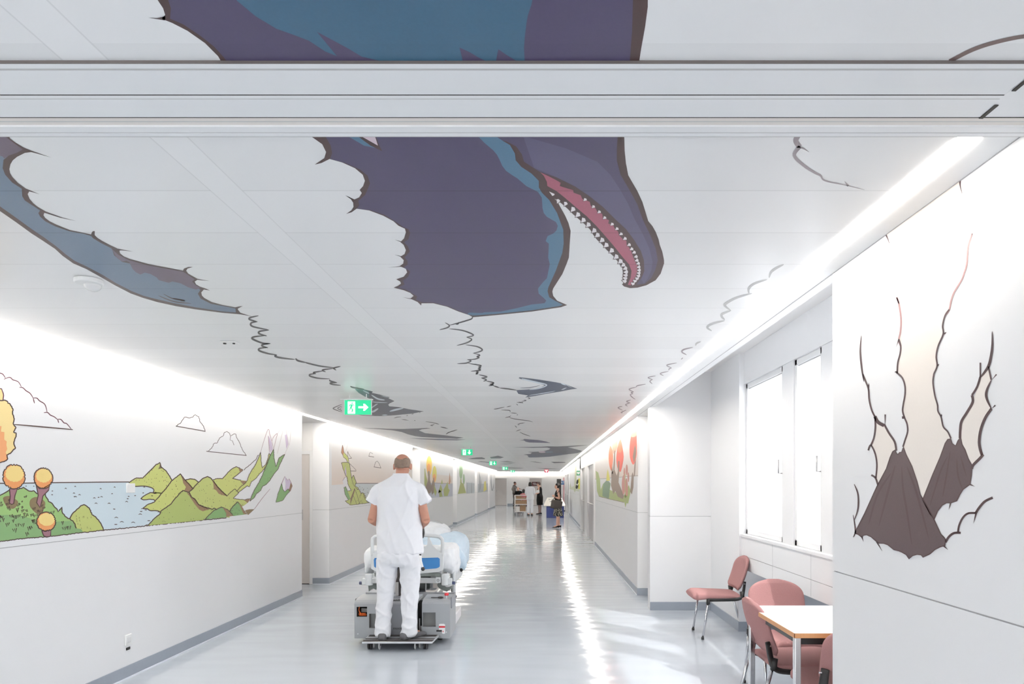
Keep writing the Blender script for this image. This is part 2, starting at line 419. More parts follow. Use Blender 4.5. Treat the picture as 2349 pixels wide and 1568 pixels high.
# ================================================================== painted murals (flat prints on the boards)
class Mural:
    def __init__(s, plane, base=.0005, step=.00012):
        s.b = B(); s.plane = plane; s.base = base; s.step = step; s.o = (0, 0); s.k = 1.0; s.rng = random.Random(3)
    def frame(s, ox, oy, k): s.o = (ox, oy); s.k = k; return s
    def P(s, q, L):
        px = s.o[0] + q[0] / s.k; py = s.o[1] + q[1] / s.k; off = s.base + L * s.step
        if s.plane == 'ceil':
            Y = F * (ZC - EYE) / max(CY - py, 12); return Vector(((px - CX) * Y / F, Y, ZC - off))
        X = XL if s.plane == 'left' else XR
        Y = F * X / (px - CX)
        return Vector((X + (off if X < 0 else -off), Y, EYE + (CY - py) * Y / F))
    def poly(s, pts, m, L=1, sm=0):
        if sm: pts = closed_smooth(pts, sm)
        s.b.face([s.P(q, L) for q in pts], m)
    def stroke(s, pts, w, m, L=3, sm=6, taper=1, we=.12):
        """brush line, w in zoom pixels; tapered to thin ends"""
        p = [Vector((a, b, 0)) for a, b in pts]
        if sm and len(p) > 2: p, _ = smooth_path(p, [1] * len(p), sm)
        elif len(p) == 2: p = [p[0], p[0].lerp(p[1], .33), p[0].lerp(p[1], .66), p[1]]
        n = len(p); ls, rs = [], []; w = w * (1.0 if s.plane == 'ceil' else 1.22)
        for i, q in enumerate(p):
            d = (p[min(n - 1, i + 1)] - p[max(0, i - 1)]); d = d.normalized() if d.length > 1e-6 else Vector((1, 0, 0))
            t = i / (n - 1)
            ww = w * .5 * (we + (1 - we) * math.sin(PI * t) ** .6 if taper == 1 else ((1 - t * .93) if taper == 2 else 1))
            nn = Vector((-d.y, d.x, 0)) * ww
            ls.append(q + nn); rs.append(q - nn)
        for i in range(n - 1):
            s.b.face([s.P(v, L) for v in (ls[i], ls[i + 1], rs[i + 1], rs[i])], m)
    def line(s, pts, w, m, L=3, jag=0.0, closed=False, sm=0):
        p = list(pts) + ([pts[0]] if closed else [])
        if jag:
            q = []
            for (a, b), (c, d) in zip(p, p[1:]):
                ln = math.hypot(c - a, d - b); k = max(1, int(ln / (jag * 3)))
                for i in range(k):
                    t = i / k; q.append((a + (c - a) * t + s.rng.uniform(-jag, jag) * (i > 0), b + (d - b) * t + s.rng.uniform(-jag, jag) * (i > 0)))
            q.append(p[-1]); p = q
        s.stroke(p, w, m, L, sm, taper=0)
    def blob(s, c, rx, ry, m, L=2, n=26, jag=0.0, rot=0.0, outline=None, w=0):
        pts = []
        for i in range(n):
            a = 2 * PI * i / n; r = 1 + (s.rng.uniform(-jag, jag) if not i % 2 else jag * .6)
            x, y = rx * r * math.cos(a), ry * r * math.sin(a)
            pts.append((c[0] + x * math.cos(rot) - y * math.sin(rot), c[1] + x * math.sin(rot) + y * math.cos(rot)))
        s.poly(pts, m, L)
        if outline: s.line(pts, w, outline, L + 1, closed=True)
        return pts
    def done(s, parent, label):
        return s.b.obj('mural', parent, label=label, fix=False)

def closed_smooth(pts, sub):
    n = len(pts); out = []
    V = [Vector((a, b, 0)) for a, b in pts]
    for i in range(n):
        p0, p1, p2, p3 = V[i - 1], V[i], V[(i + 1) % n], V[(i + 2) % n]
        for k in range(sub):
            t = k / sub
            q = 0.5 * ((2 * p1) + (p2 - p0) * t + (2 * p0 - 5 * p1 + 4 * p2 - p3) * t * t + (3 * p1 - p0 - 3 * p2 + p3) * t ** 3)
            out.append((q.x, q.y))
    return out

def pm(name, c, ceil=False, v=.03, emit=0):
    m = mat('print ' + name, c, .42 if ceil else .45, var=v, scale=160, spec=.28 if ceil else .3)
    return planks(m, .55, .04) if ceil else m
K = {}
for nm, c in (('brown', (.27, .19, .19)), ('brownlite', (.40, .32, .31)), ('purple', (.285, .255, .375)), ('purplelite', (.335, .315, .435)), ('blue', (.225, .375, .485)), ('teal', (.30, .45, .56)),
              ('slate', (.40, .475, .56)), ('plum', (.40, .345, .415)), ('pink', (.65, .345, .425)), ('pale', (.88, .80, .84)), ('tooth', (.95, .93, .94)),
              ('ink', (.27, .26, .27)), ('greyline', (.70, .70, .70)), ('mauve', (.58, .54, .56)), ('navy', (.235, .275, .365)), ('night', (.27, .275, .325)), ('green', (.33, .50, .50)), ('frost', (.86, .90, .93))):
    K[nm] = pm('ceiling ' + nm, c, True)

# ---------------------------------------------------------------- ceiling creature
c = Mural('ceil')
c.poly([(352, -140), (362, 0), (374, 18), (379, 34), (370, 42), (395, 52), (430, 70), (470, 98), (500, 128), (512, 148), (1465, 148), (1471, 110), (1480, 60), (1486, 15), (1486, -140)], K['brown'], 1)
c.poly([(340, 40), (360, 41), (380, 36), (378, 46)], K['brown'], 1)
c.poly([(380, -140), (386, 0), (392, 18), (390, 42), (420, 55), (455, 78), (490, 105), (513, 130), (525, 148), (1444, 148), (1450, 70), (1452, 0), (1452, -140)], K['purple'], 2)
c.poly([(470, -140), (543, 0), (586, 36), (634, 65), (660, 74), (708, 92), (746, 117), (773, 128), (750, 100), (727, 72), (765, 92), (800, 111), (830, 129), (886, 142), (890, 148), (1018, 148), (1021, 136), (1036, 142), (1062, 146), (1060, 132), (1054, 108), (1078, 119), (1098, 131), (1117, 140), (1136, 146), (1140, 128), (1143, 112), (1165, 127), (1187, 140), (1204, 147), (1202, 110), (1204, 82), (1208, 50), (1211, 34), (1219, 10), (1221, 0), (1226, -140)], K['blue'], 3)
c.stroke([(2178, 140), (2230, 114), (2281, 97), (2349, 83), (2420, 80)], 9, K['brownlite'], 1, taper=0)
# head and body
edge = [(712, 311), (739, 330), (748, 348), (744, 362), (722, 377), (738, 373), (756, 364), (785, 372), (814, 385), (832, 400), (837, 414), (833, 426), (825, 435), (830, 442), (824, 452), (813, 457), (803, 455), (792, 447), (804, 455), (810, 464), (811, 474), (806, 482), (794, 490), (807, 486), (818, 478), (847, 482), (879, 494), (903, 507), (914, 517), (929, 524), (931, 532), (927, 546), (920, 553), (905, 549), (918, 554), (926, 561), (931, 573), (928, 582), (920, 587), (904, 583), (918, 588), (926, 596), (925, 604), (917, 610), (889, 613), (920, 611), (931, 616), (934, 624), (926, 634), (909, 640), (918, 645), (920, 650), (913, 655), (903, 659), (926, 665), (941, 671), (949, 678), (942, 684), (923, 681), (945, 686), (958, 692), (966, 700), (967, 695), (994, 695), (1026, 703), (1052, 714), (1076, 722), (1085, 727), (1140, 722), (1220, 714), (1287, 704), (1301, 699), (1278, 689), (1269, 678), (1267, 668), (1269, 661), (1290, 628), (1300, 604), (1305, 590), (1307, 558), (1309, 529), (1304, 511), (1297, 495), (1287, 477), (1281, 466), (1272, 455)]
low = [(460, 450), (535, 515), (600, 580), (670, 640), (745, 705), (805, 765), (840, 825), (885, 885), (945, 940), (1000, 1005), (1080, 1080), (1130, 1140), (1160, 1185), (1190, 1225), (1195, 1280), (1190, 1380), (1205, 1400), (1186, 1422), (1210, 1445), (1280, 1465), (1370, 1460), (1480, 1430), (1590, 1370), (1650, 1290), (1690, 1170), (1690, 1130), (1670, 1030), (1640, 950), (1625, 880), (1590, 790), (1550, 720), (1500, 660), (1470, 560), (1430, 430), (1370, 300), (1300, 180), (1260, 110), (1240, 0)]
zj = lambda q: [(1200 + a / 5.228, 380 + b / 5.228) for a, b in q]
c.poly(edge + zj(low) + [(1436, 375), (1433, 345), (1432, 311)], K['brown'], 1)
pur = [(746, 311), (758, 332), (762, 350), (757, 364), (790, 372), (826, 388), (843, 402), (849, 420), (842, 436), (838, 446), (822, 460), (824, 470), (818, 478), (850, 481), (882, 492), (905, 506), (925, 520), (937, 525), (941, 533), (937, 548), (927, 555), (936, 565), (940, 576), (928, 590), (935, 598), (935, 606), (926, 613), (941, 622), (936, 634), (924, 643), (928, 652), (912, 659), (932, 664), (957, 679), (954, 687), (970, 693), (994, 693), (1028, 702), (1054, 713), (1077, 721), (1086, 723), (1140, 719), (1219, 711), (1284, 701), (1291, 698), (1275, 690), (1260, 681), (1256, 667), (1258, 658), (1275, 620), (1290, 579), (1293, 558), (1292, 526), (1278, 488), (1260, 458), (1243, 441), (1236, 429), (1236, 414), (1219, 397), (1196, 382), (1183, 367), (1181, 351), (1170, 332), (1150, 321)]
up = [(1161, 323), (1184, 335), (1197, 353), (1202, 370), (1225, 385), (1238, 393), (1276, 406), (1319, 427), (1353, 450), (1384, 475), (1412, 503), (1435, 524), (1454, 549), (1470, 575), (1477, 596), (1478, 621), (1472, 636), (1460, 652), (1479, 650), (1494, 637), (1503, 619), (1509, 596), (1504, 569), (1491, 537), (1475, 504), (1462, 468), (1443, 433), (1424, 401), (1415, 368), (1415, 340), (1417, 311)]
c.poly(pur + up, K['purple'], 2)
c.poly([(1200, 311), (1225, 384), (1276, 405), (1319, 426), (1353, 449), (1384, 474), (1412, 502), (1435, 523), (1454, 548), (1470, 574), (1477, 596), (1478, 621), (1471, 640), (1477, 650), (1486, 638), (1494, 620), (1497, 600), (1490, 570), (1474, 535), (1455, 500), (1440, 465), (1420, 430), (1400, 400), (1370, 370), (1300, 340)], K['purplelite'], 3)
zm = lambda q: [(750 + a / 3.408, 300 + b / 3.408) for a, b in q]
c.poly(zm([(1180, 38), (1230, 90), (1265, 120), (1300, 150), (1330, 185), (1350, 225), (1370, 270), (1400, 310), (1450, 345), (1490, 370), (1560, 430), (1650, 475), (1680, 520), (1685, 600), (1695, 640), (1720, 670), (1790, 710), (1805, 740), (1795, 775), (1770, 800), (1725, 820), (1710, 860), (1735, 880), (1730, 990), (1742, 1040), (1720, 1150), (1690, 1180), (1650, 1230), (1655, 1270), (1690, 1300), (1715, 1325), (1700, 1345), (1600, 1355), (1480, 1385), (1360, 1410), (1230, 1416), (1210, 1422), (1110, 1418), (1098, 1432)]) + [(1086, 723), (1140, 719), (1219, 711), (1284, 701), (1291, 698), (1275, 690), (1260, 681), (1256, 667), (1258, 658), (1275, 620), (1290, 579), (1293, 558), (1292, 526), (1278, 488), (1260, 458), (1243, 441), (1236, 429), (1236, 414), (1219, 397), (1196, 382), (1183, 367), (1181, 351), (1170, 332), (1150, 320), (1136, 311)], K['teal'], 3)
c.poly([(820, 311), (862, 311), (870, 333), (877, 346), (850, 333)], K['brown'], 4)
c.poly([(797, 311), (822, 311), (855, 334), (868, 340), (835, 333)], K['teal'], 3)
c.poly([(828, 311), (860, 311), (867, 333)], K['pale'], 5)
c.frame(1200, 380, 5.228)
c.poly([(205, 75), (300, 120), (380, 160), (450, 200), (440, 240), (520, 265), (600, 290), (605, 320), (690, 350), (710, 395), (800, 430), (810, 475), (870, 510), (890, 550), (950, 575), (955, 620), (1030, 650), (1020, 690), (1080, 710), (1095, 745), (1140, 790), (1150, 830), (1190, 870), (1240, 900), (1240, 940), (1280, 990), (1300, 1030), (1320, 1090), (1345, 1140), (1350, 1160), (1370, 1190), (1370, 1260), (1350, 1330), (1310, 1390), (1290, 1430), (1255, 1425), (1290, 1340), (1300, 1260), (1270, 1180), (1200, 1100), (1080, 950), (960, 810), (880, 720), (760, 600), (640, 500), (500, 380), (400, 300), (290, 240), (285, 190), (250, 120)], K['pink'], 2)
UT = [(745, 400), (845, 485), (915, 548), (980, 618), (1070, 695), (1128, 750), (1178, 812), (1225, 868), (1275, 942), (1305, 993), (1335, 1033), (1358, 1085), (1368, 1130), (1385, 1168), (1392, 1210), (1396, 1248), (1393, 1283), (1388, 1318), (1370, 1350), (1345, 1380), (1320, 1412)]
LT = [(420, 415), (510, 448), (600, 515), (660, 580), (725, 645), (785, 700), (855, 770), (895, 825), (950, 885), (1000, 945), (1065, 1010), (1120, 1085), (1170, 1140), (1205, 1183), (1230, 1225), (1240, 1270), (1235, 1310), (1230, 1345), (1222, 1380)]
for T, tip in ((UT, Vector((-1, .05))), (LT, Vector((-1, -.15)))):
    for i, q in enumerate(T):
        a = Vector(T[max(0, i - 1)]); b2 = Vector(T[min(len(T) - 1, i + 1)]); d = (b2 - a).normalized()
        sz = (19 if i < 7 else 20) if T is UT else (29 if 1 < i < 13 else 24)
        out = Vector((-d.y, d.x)) * (1 if T is UT else 1)
        if out.x > 0: out = -out
        if T is UT: out = (out * .9 + tip * .3).normalized()
        p = Vector(q)
        pts = [p + d * sz * 1.1 - out * sz * .25, p + d * sz * .6 + out * sz * .7, p + out * sz * 1.6, p - d * sz * .45 + out * sz * .65, p - d * sz * 1.1 - out * sz * .3, p - out * sz * .85]
        if T is UT:
            o2 = [p + d * sz * 1.35 - out * sz * .2, p + d * sz * .6 + out * sz * 1.1, p + out * sz * 2.1, p - d * sz * .6 + out * sz * 1.0, p - d * sz * 1.35 - out * sz * .25]
            c.poly([tuple(v) for v in o2], K['brown'], 3)
        else:
            o2 = [p + d * sz * 1.3, p + d * sz * .6 + out * sz * 1.25, p + out * sz * 2.0, p - d * sz * .6 + out * sz * 1.0, p - d * sz * 1.3]
            c.poly([tuple(v) for v in o2], K['brown'], 2)
        c.poly([tuple(v) for v in pts], K['tooth'], 4)
c.poly([(312, 305), (378, 335), (372, 350), (350, 358)], K['tooth'], 4)
c.frame(0, 0, 1)
# wing at the left
zl = lambda q: [(a / 5.6, 300 + b / 5.6) for a, b in q]
z4 = lambda q: [(a / 3.336, 420 + b / 3.336) for a, b in q]
wing = zl([(-300, 62), (120, 62), (125, 92), (200, 150), (310, 215), (420, 258), (520, 292), (660, 340), (480, 290), (400, 270), (320, 280), (220, 330), (165, 375), (135, 425), (120, 490), (130, 540), (160, 590), (230, 665), (330, 738), (430, 778), (510, 812), (430, 788), (375, 775), (355, 810), (380, 870), (430, 930), (480, 970), (590, 1035), (800, 1110), (980, 1155), (780, 1115), (570, 1050), (558, 1080), (580, 1115), (640, 1160), (720, 1200), (900, 1272), (1060, 1305), (1170, 1328), (1180, 1300), (1195, 1285), (1218, 1285), (1216, 1335), (1250, 1370), (1310, 1410), (1420, 1468), (1500, 1505)]) + \
    z4([(900, 500), (1020, 522), (930, 512), (914, 514), (918, 535), (950, 560), (1000, 580), (1140, 618), (1400, 668), (1408, 652), (1440, 640), (1476, 640), (1435, 652), (1425, 668), (1440, 690), (1510, 730), (1605, 747), (1510, 738), (1490, 752), (1500, 772), (1530, 790), (1575, 805), (1607, 820), (1560, 812), (1540, 835), (1545, 858), (1565, 878), (1620, 908), (1700, 930), (1800, 948), (1825, 942), (1858, 938), (1822, 957), (1820, 965), (1840, 990), (1880, 1003), (1928, 1018), (1840, 1002), (1700, 990), (1500, 964), (1350, 940), (1200, 907), (1100, 878), (1000, 842), (880, 780), (780, 722), (660, 655), (560, 612), (480, 555), (420, 500), (330, 440), (240, 382), (120, 295), (0, 212), (-200, 90)])
c.poly(wing, K['brown'], 1)
c.poly([(-60, 311), (14, 314), (52, 342), (40, 349), (20, 356), (8, 366), (6, 385), (12, 400), (28, 418), (50, 432), (51, 449), (57, 459), (80, 474), (92, 482), (88, 488), (92, 496), (104, 507), (128, 519), (160, 530), (190, 535), (209, 540), (214, 546), (232, 557), (256, 569), (262, 585), (280, 600), (320, 608), (342, 610), (420, 625), (430, 631), (440, 640), (441, 648), (450, 658), (460, 664), (454, 673), (460, 684), (484, 696), (540, 707), (541, 716), (505, 713), (448, 704), (405, 696), (362, 686), (330, 678), (302, 667), (265, 648), (236, 630), (200, 611), (172, 598), (150, 582), (130, 565), (100, 543), (76, 527), (36, 498), (-60, 430)], K['slate'], 2)
c.poly([(-60, 311), (14, 314), (52, 342), (40, 349), (20, 356), (10, 363), (6, 358), (-60, 340)], K['plum'], 3)
c.poly(z4([(850, 495), (868, 525), (880, 548), (900, 575), (935, 598), (965, 592), (990, 602), (1002, 630), (1015, 655), (1040, 680), (1075, 697), (1108, 682), (1150, 692), (1200, 720), (1215, 740), (1290, 760), (1320, 750), (1385, 765), (1440, 795), (1500, 812), (1535, 800), (1495, 775), (1470, 750), (1490, 735), (1440, 700), (1400, 675), (1140, 628), (990, 588), (905, 545)]), K['plum'], 3)
c.frame(0, 420, 3.336)
for q in ([(1210, 857), (1330, 903), (1465, 918)], [(1250, 845), (1320, 880), (1412, 897), (1380, 899)], [(1320, 878), (1360, 885), (1412, 894)]): c.stroke(q, 8, K['brown'], 4)
# broken cloud outlines
for q in ([(1980, 1012), (1915, 1027), (1912, 1042), (1970, 1060)], [(1970, 1058), (1922, 1068), (1935, 1095), (2060, 1122)], [(2060, 1122), (1988, 1132), (1985, 1150), (2042, 1168)], [(2040, 1163), (1942, 1175), (1935, 1192), (2010, 1222), (2070, 1226)], [(2070, 1225), (2010, 1233), (2010, 1246), (2050, 1258)], [(2050, 1256), (1988, 1262), (1985, 1280), (2050, 1302), (2120, 1312)], [(2120, 1312), (2104, 1322), (2150, 1335), (2258, 1348)], [(2262, 1338), (2280, 1356), (2345, 1372)]): c.stroke(q, 14, K['ink'], 3)
c.frame(700, 800, 5.6)
for q in ([(0, 170), (45, 184), (200, 220), (380, 240)], [(455, 222), (380, 240), (368, 250), (400, 272)], [(370, 248), (250, 262), (222, 275), (265, 293)], [(230, 281), (120, 298), (112, 308), (140, 318)], [(140, 316), (62, 326), (70, 350), (180, 376), (320, 382)], [(310, 392), (330, 412), (410, 432)], [(410, 430), (322, 436), (360, 455), (460, 466)], [(580, 476), (620, 494), (760, 515)]): c.stroke(q, 20, K['ink'], 3)
c.frame(980, 680, 4.9)
for q in ([(490, 200), (508, 225), (495, 250), (420, 275), (350, 295), (250, 320)], [(355, 285), (345, 305), (320, 308)], [(200, 290), (248, 322), (225, 348), (138, 372)], [(245, 360), (400, 380), (520, 430), (440, 455)], [(440, 453), (498, 475), (480, 500), (425, 525), (332, 548)], [(430, 540), (560, 560), (618, 592), (595, 615), (512, 635)], [(515, 633), (592, 655), (560, 672), (582, 683), (530, 702), (450, 708)], [(452, 705), (492, 720), (440, 745), (336, 752)], [(460, 748), (590, 770), (602, 780), (572, 790)], [(572, 788), (600, 798), (568, 812)], [(568, 808), (597, 825), (490, 838)], [(545, 836), (572, 847), (543, 858)], [(543, 856), (567, 863), (543, 873)], [(580, 876), (672, 900), (605, 914)], [(608, 913), (665, 933), (630, 950)], [(660, 945), (748, 968), (700, 985)], [(700, 983), (742, 990), (690, 1002)], [(740, 1000), (818, 1024)], [(815, 1026), (900, 1034), (1012, 1052)]): c.stroke(q, 15, K['ink'], 3)
for q in ([(1130, 1130), (1155, 1142), (1128, 1147)], [(1085, 1160), (1112, 1166), (1058, 1177)], [(1030, 1183), (1078, 1192), (1005, 1186)], [(1000, 1205), (1022, 1220)], [(945, 1226), (892, 1240)], [(868, 1238), (800, 1256), (750, 1266)], [(830, 1272), (925, 1278), (928, 1298)], [(935, 1304), (1015, 1312)], [(1005, 1328), (1022, 1326)], [(942, 1337), (918, 1350), (875, 1359)], [(918, 1348), (950, 1366), (1040, 1382), (1130, 1393), (1188, 1408)], [(1100, 1414), (1010, 1432)], [(985, 1448), (1000, 1462), (1008, 1470)], [(1055, 1490), (995, 1512)], [(1040, 1522), (1090, 1545), (1160, 1568)], [(80, 1418), (130, 1434)], [(35, 1445), (75, 1438)], [(150, 1466), (235, 1480)], [(340, 1494), (240, 1525), (212, 1545)], [(1015, 1440), (1040, 1434)]): c.stroke(q, 8, K['ink'], 3)
c.frame(1400, 560, 3.92)
for i, q in enumerate(([(1560, 180), (1490, 215), (1445, 250), (1428, 300)], [(1410, 315), (1290, 355), (1245, 400), (1248, 442)], [(1275, 440), (1130, 482), (1036, 535), (1040, 560), (1085, 595)], [(1085, 595), (1008, 625), (1003, 650), (1030, 677)], [(1030, 685), (920, 712), (872, 745), (912, 778)], [(815, 873), (775, 890), (768, 910)], [(745, 925), (662, 945), (645, 968), (687, 993)], [(655, 1018), (635, 1034)], [(600, 1065), (508, 1085), (552, 1110)], [(552, 1110), (530, 1118), (526, 1132)], [(525, 1140), (450, 1160), (480, 1180)], [(410, 1180), (340, 1197), (382, 1215)], [(382, 1213), (356, 1230), (378, 1254)], [(320, 1256), (245, 1270), (233, 1284)], [(235, 1282), (170, 1302), (212, 1326)], [(212, 1324), (188, 1332), (205, 1340)], [(205, 1343), (180, 1350), (195, 1372), (226, 1394)], [(185, 1398), (146, 1412), (182, 1427)], [(180, 1423), (138, 1440), (156, 1454)], [(110, 1455), (70, 1468), (112, 1492)], [(145, 1488), (98, 1510), (112, 1514)])):
    c.stroke(q, (22 if i < 5 else 14 if i < 7 else 9), K['greyline'] if i < 6 else K['mauve'], 3)
c.frame(1549, 0, 2.936)
c.stroke([(830, 905), (812, 945), (838, 987)], 36, K['mauve'], 3, taper=0)
c.stroke([(838, 985), (802, 1045), (870, 1115), (940, 1160), (978, 1180), (1010, 1215), (1140, 1243), (1275, 1276)], 27, K['mauve'], 3, taper=2)
c.stroke([(832, 985), (868, 1000), (902, 1022)], 16, K['mauve'], 3, taper=2); c.stroke([(1165, 1250), (1140, 1218)], 16, K['mauve'], 3, taper=2)
# open water shapes farther along
c.frame(1100, 840, 5.6)
c.poly([(503, 150), (515, 138), (560, 143), (660, 155), (760, 168), (870, 185), (980, 203), (1090, 223), (1180, 258), (1255, 285), (1190, 292), (1040, 322), (850, 352), (720, 378), (585, 398), (622, 372), (500, 352), (478, 318), (480, 303), (620, 295), (720, 285), (790, 268), (835, 243), (700, 200), (560, 172)], K['navy'], 1)
c.poly([(545, 158), (640, 178), (760, 205), (820, 222), (825, 235), (760, 222), (640, 192), (540, 165)], K['frost'], 2)
for q, w in (([(540, 152), (700, 192), (845, 228), (850, 250), (760, 282), (640, 300)], 15), ([(520, 276), (650, 270), (780, 242)], 8), ([(635, 372), (800, 346), (972, 315)], 9), ([(770, 178), (900, 198)], 8), ([(1040, 212), (1110, 240)], 16), ([(1050, 300), (1120, 272)], 12), ([(1090, 225), (1190, 275)], 6)): c.stroke(q, w, K['frost'] if w != 8 else K['navy'], 3)
c.poly([(512, 948), (560, 942), (575, 930), (640, 936), (760, 945), (850, 962), (915, 983), (800, 980), (640, 976), (595, 966), (570, 950)], K['purple'], 1)
c.frame(1130, 960, 9.7875)
c.poly([(455, 640), (800, 634), (1100, 628), (1250, 618), (1450, 622), (1800, 604), (2145, 588), (1900, 618), (1690, 640), (1860, 680), (2005, 718), (1960, 750), (1900, 770), (1600, 805), (1280, 850), (1000, 866), (830, 868), (780, 850), (830, 838), (770, 815), (690, 805), (770, 795), (850, 788), (885, 760), (785, 742), (900, 742), (1030, 736), (1160, 722), (1270, 692), (1295, 665), (1230, 645), (900, 650)], K['night'], 1)
c.poly([(770, 812), (900, 795), (1200, 800), (1500, 760), (1600, 805), (1280, 850), (830, 866)], K['navy'], 2)
c.blob((1112, 745), 80, 20, K['pale'], 3); c.blob((1270, 746), 90, 15, K['slate'], 3)
for q in ([(820, 960), (960, 962), (1130, 990), (1040, 986)], [(1310, 965), (1480, 966), (1620, 970), (1640, 982), (1380, 994)], [(975, 1108), (1300, 1118), (1560, 1130), (1200, 1128)], [(90, 1095), (400, 1098), (705, 1108), (640, 1116), (300, 1108)], [(150, 955), (330, 945), (470, 962), (300, 968)], [(140, 983), (530, 986), (400, 998)], [(150, 1012), (480, 1010), (300, 1022)], [(-60, 858), (40, 842), (120, 828), (255, 862), (180, 888), (-40, 892)]): c.poly(q, K['night'], 1)
c.frame(950, 1020, 11.2)
for q in ([(1380, 356), (1500, 335), (1600, 322), (1740, 318), (1825, 345), (1810, 362), (1500, 364)], [(1630, 435), (1720, 423), (1850, 432), (1985, 445), (1970, 460), (1800, 442)]): c.poly(q, K['night'], 1)
c.frame(700, 800, 5.6)
c.poly([(636, 512), (760, 518), (870, 546), (855, 562), (960, 585), (1000, 598), (1085, 620), (1070, 632), (1148, 668), (1085, 698), (1068, 715), (1080, 735), (1200, 745), (1330, 772), (1525, 800), (1380, 828), (1150, 850), (960, 862), (860, 850), (828, 820), (820, 760), (834, 640), (770, 612), (690, 565)], K['night'], 1)
c.poly([(636, 512), (760, 518), (820, 545), (822, 622), (770, 612), (690, 565)], K['green'], 2)
for q, w in (([(740, 530), (800, 560), (825, 572)], 14), ([(850, 588), (935, 640), (1025, 655)], 20), ([(828, 775), (880, 735), (932, 702)], 16), ([(845, 805), (880, 800), (940, 762)], 26), ([(1085, 800), (1160, 780), (1265, 758)], 24), ([(828, 672), (930, 684), (1060, 690)], 9), ([(985, 848), (1060, 845)], 12), ([(850, 758), (915, 702)], 7), ([(970, 598), (1080, 625)], 6)): c.stroke(q, w, K['frost'], 3)
for q, w in (([(475, 708), (372, 752), (372, 772), (478, 812)], 13), ([(475, 733), (418, 760), (478, 798)], 10), ([(475, 750), (448, 768), (475, 785)], 6), ([(600, 830), (780, 852), (960, 858)], 7), ([(640, 835), (800, 840)], 5)): c.stroke(q, w, K['ink'], 3)
c.poly([(720, 1012), (900, 1018), (1050, 1024), (1250, 1027), (1450, 1020), (1560, 1013), (1612, 1018), (1500, 1030), (1460, 1045), (1540, 1080), (1800, 1108), (2035, 1138), (1950, 1152), (1500, 1130), (1400, 1115), (1320, 1095), (1240, 1065), (1130, 1045), (1000, 1032)], K['night'], 1)
c.poly([(1340, 1144), (1700, 1154), (2065, 1162), (1950, 1172), (1700, 1168), (1500, 1158)], K['navy'], 1)
for q in ([(1140, 886), (1180, 876), (1235, 870)], [(1298, 858), (1322, 850)], [(1365, 840), (1395, 828)], [(1465, 815), (1482, 818)], [(1235, 903), (1330, 916)], [(1400, 915), (1418, 920)], [(1545, 930), (1660, 950), (1722, 966)], [(1605, 980), (1645, 987)], [(1735, 998), (1830, 1018)], [(1950, 1035), (1860, 1065), (1808, 1096)], [(1660, 962), (1640, 978)]): c.stroke(q, 8, K['ink'], 3)
c.done(CEIL, 'painted blue and purple flying reptile with open toothed beak, broken cloud outlines and dark water')

# ---------------------------------------------------------------- left wall landscape
W = {}
for nm, cc in (('line', (.27, .19, .17)), ('wine', (.38, .20, .25)), ('sea', (.80, .865, .90)), ('grass', (.58, .735, .44)), ('grassd', (.50, .66, .43)), ('lime', (.735, .77, .44)), ('lime2', (.775, .80, .45)), ('lime3', (.665, .725, .40)), ('fir', (.48, .645, .40)), ('earth', (.56, .44, .32)), ('soil', (.50, .43, .30)),
               ('yellow', (.96, .84, .52)), ('yellow2', (.955, .85, .585)), ('orange', (.92, .60, .36)), ('orange2', (.94, .64, .42)), ('snow', (.93, .93, .94)), ('lilac', (.80, .74, .83)), ('rose', (.60, .42, .46)), ('fade', (.80, .76, .76)), ('sky', (.925, .915, .905))):
    W[nm] = pm('wall ' + nm, cc, v=.015)
w = Mural('left'); ln = W['line']
w.frame(0, 1040, 7.127)
w.poly([(-2600, 500), (1900, 465), (2113, 462), (3250, 470), (3250, 1085), (2420, 1175), (1853, 1235), (1500, 1272), (1200, 1305), (900, 1345), (600, 1370), (340, 1390), (150, 1418), (-2600, 1705)], W['sea'], 0)
w.line([(-2600, 500), (400, 482), (1000, 472), (1600, 466), (2110, 462)], 14, ln, 1)
rs = random.Random(11)
for i in range(95):
    x = rs.uniform(0, 2700); y = rs.uniform(520, 1180)
    if x < 800 and y > 560 or x < 1200 and y > 760 or (1150 < x < 1750 and y > 840): continue
    s_ = 10 + (y - 500) * .028
    if rs.random() < .55: w.stroke([(x - s_, y + rs.uniform(-4, 4)), (x, y), (x + s_, y)], 12, ln, 2, sm=2)
    else: w.stroke([(x - s_ * 1.3, y + 8), (x, y - 6), (x + s_ * 1.3, y + 10)], 10, ln, 2, sm=3)
hill = [(-2600, 560), (-1500, 600), (-700, 620), (0, 680), (60, 650), (150, 595), (300, 580), (380, 550), (440, 590), (470, 610), (550, 605), (600, 655), (740, 662), (760, 720), (790, 780), (850, 812), (890, 872), (930, 905), (950, 950), (1010, 872), (1022, 975), (1060, 1022), (1110, 1058), (1140, 1062), (1190, 1100), (1225, 1150), (1245, 1220), (1320, 1232), (1365, 1290), (1150, 1310), (900, 1345), (600, 1370), (340, 1390), (150, 1418), (-2600, 1705)]
lh = [(1140, 1060), (1165, 1010), (1200, 960), (1260, 905), (1320, 850), (1370, 832), (1420, 860), (1460, 890), (1500, 995), (1560, 1030), (1620, 1105), (1660, 1170), (1700, 1252), (1360, 1292), (1320, 1232), (1245, 1220), (1210, 1130)]
w.poly(lh, W['lime'], 1); w.poly(hill, W['grass'], 2)
w.poly([(-2600, 1000), (300, 1000), (700, 1120), (1150, 1100), (1225, 1150), (1245, 1220), (1320, 1232), (1365, 1290), (900, 1345), (340, 1390), (-2600, 1705)], W['grassd'], 3)
w.line(lh[:13], 15, ln, 3, jag=7); w.line(hill[:27], 15, ln, 4, jag=9)
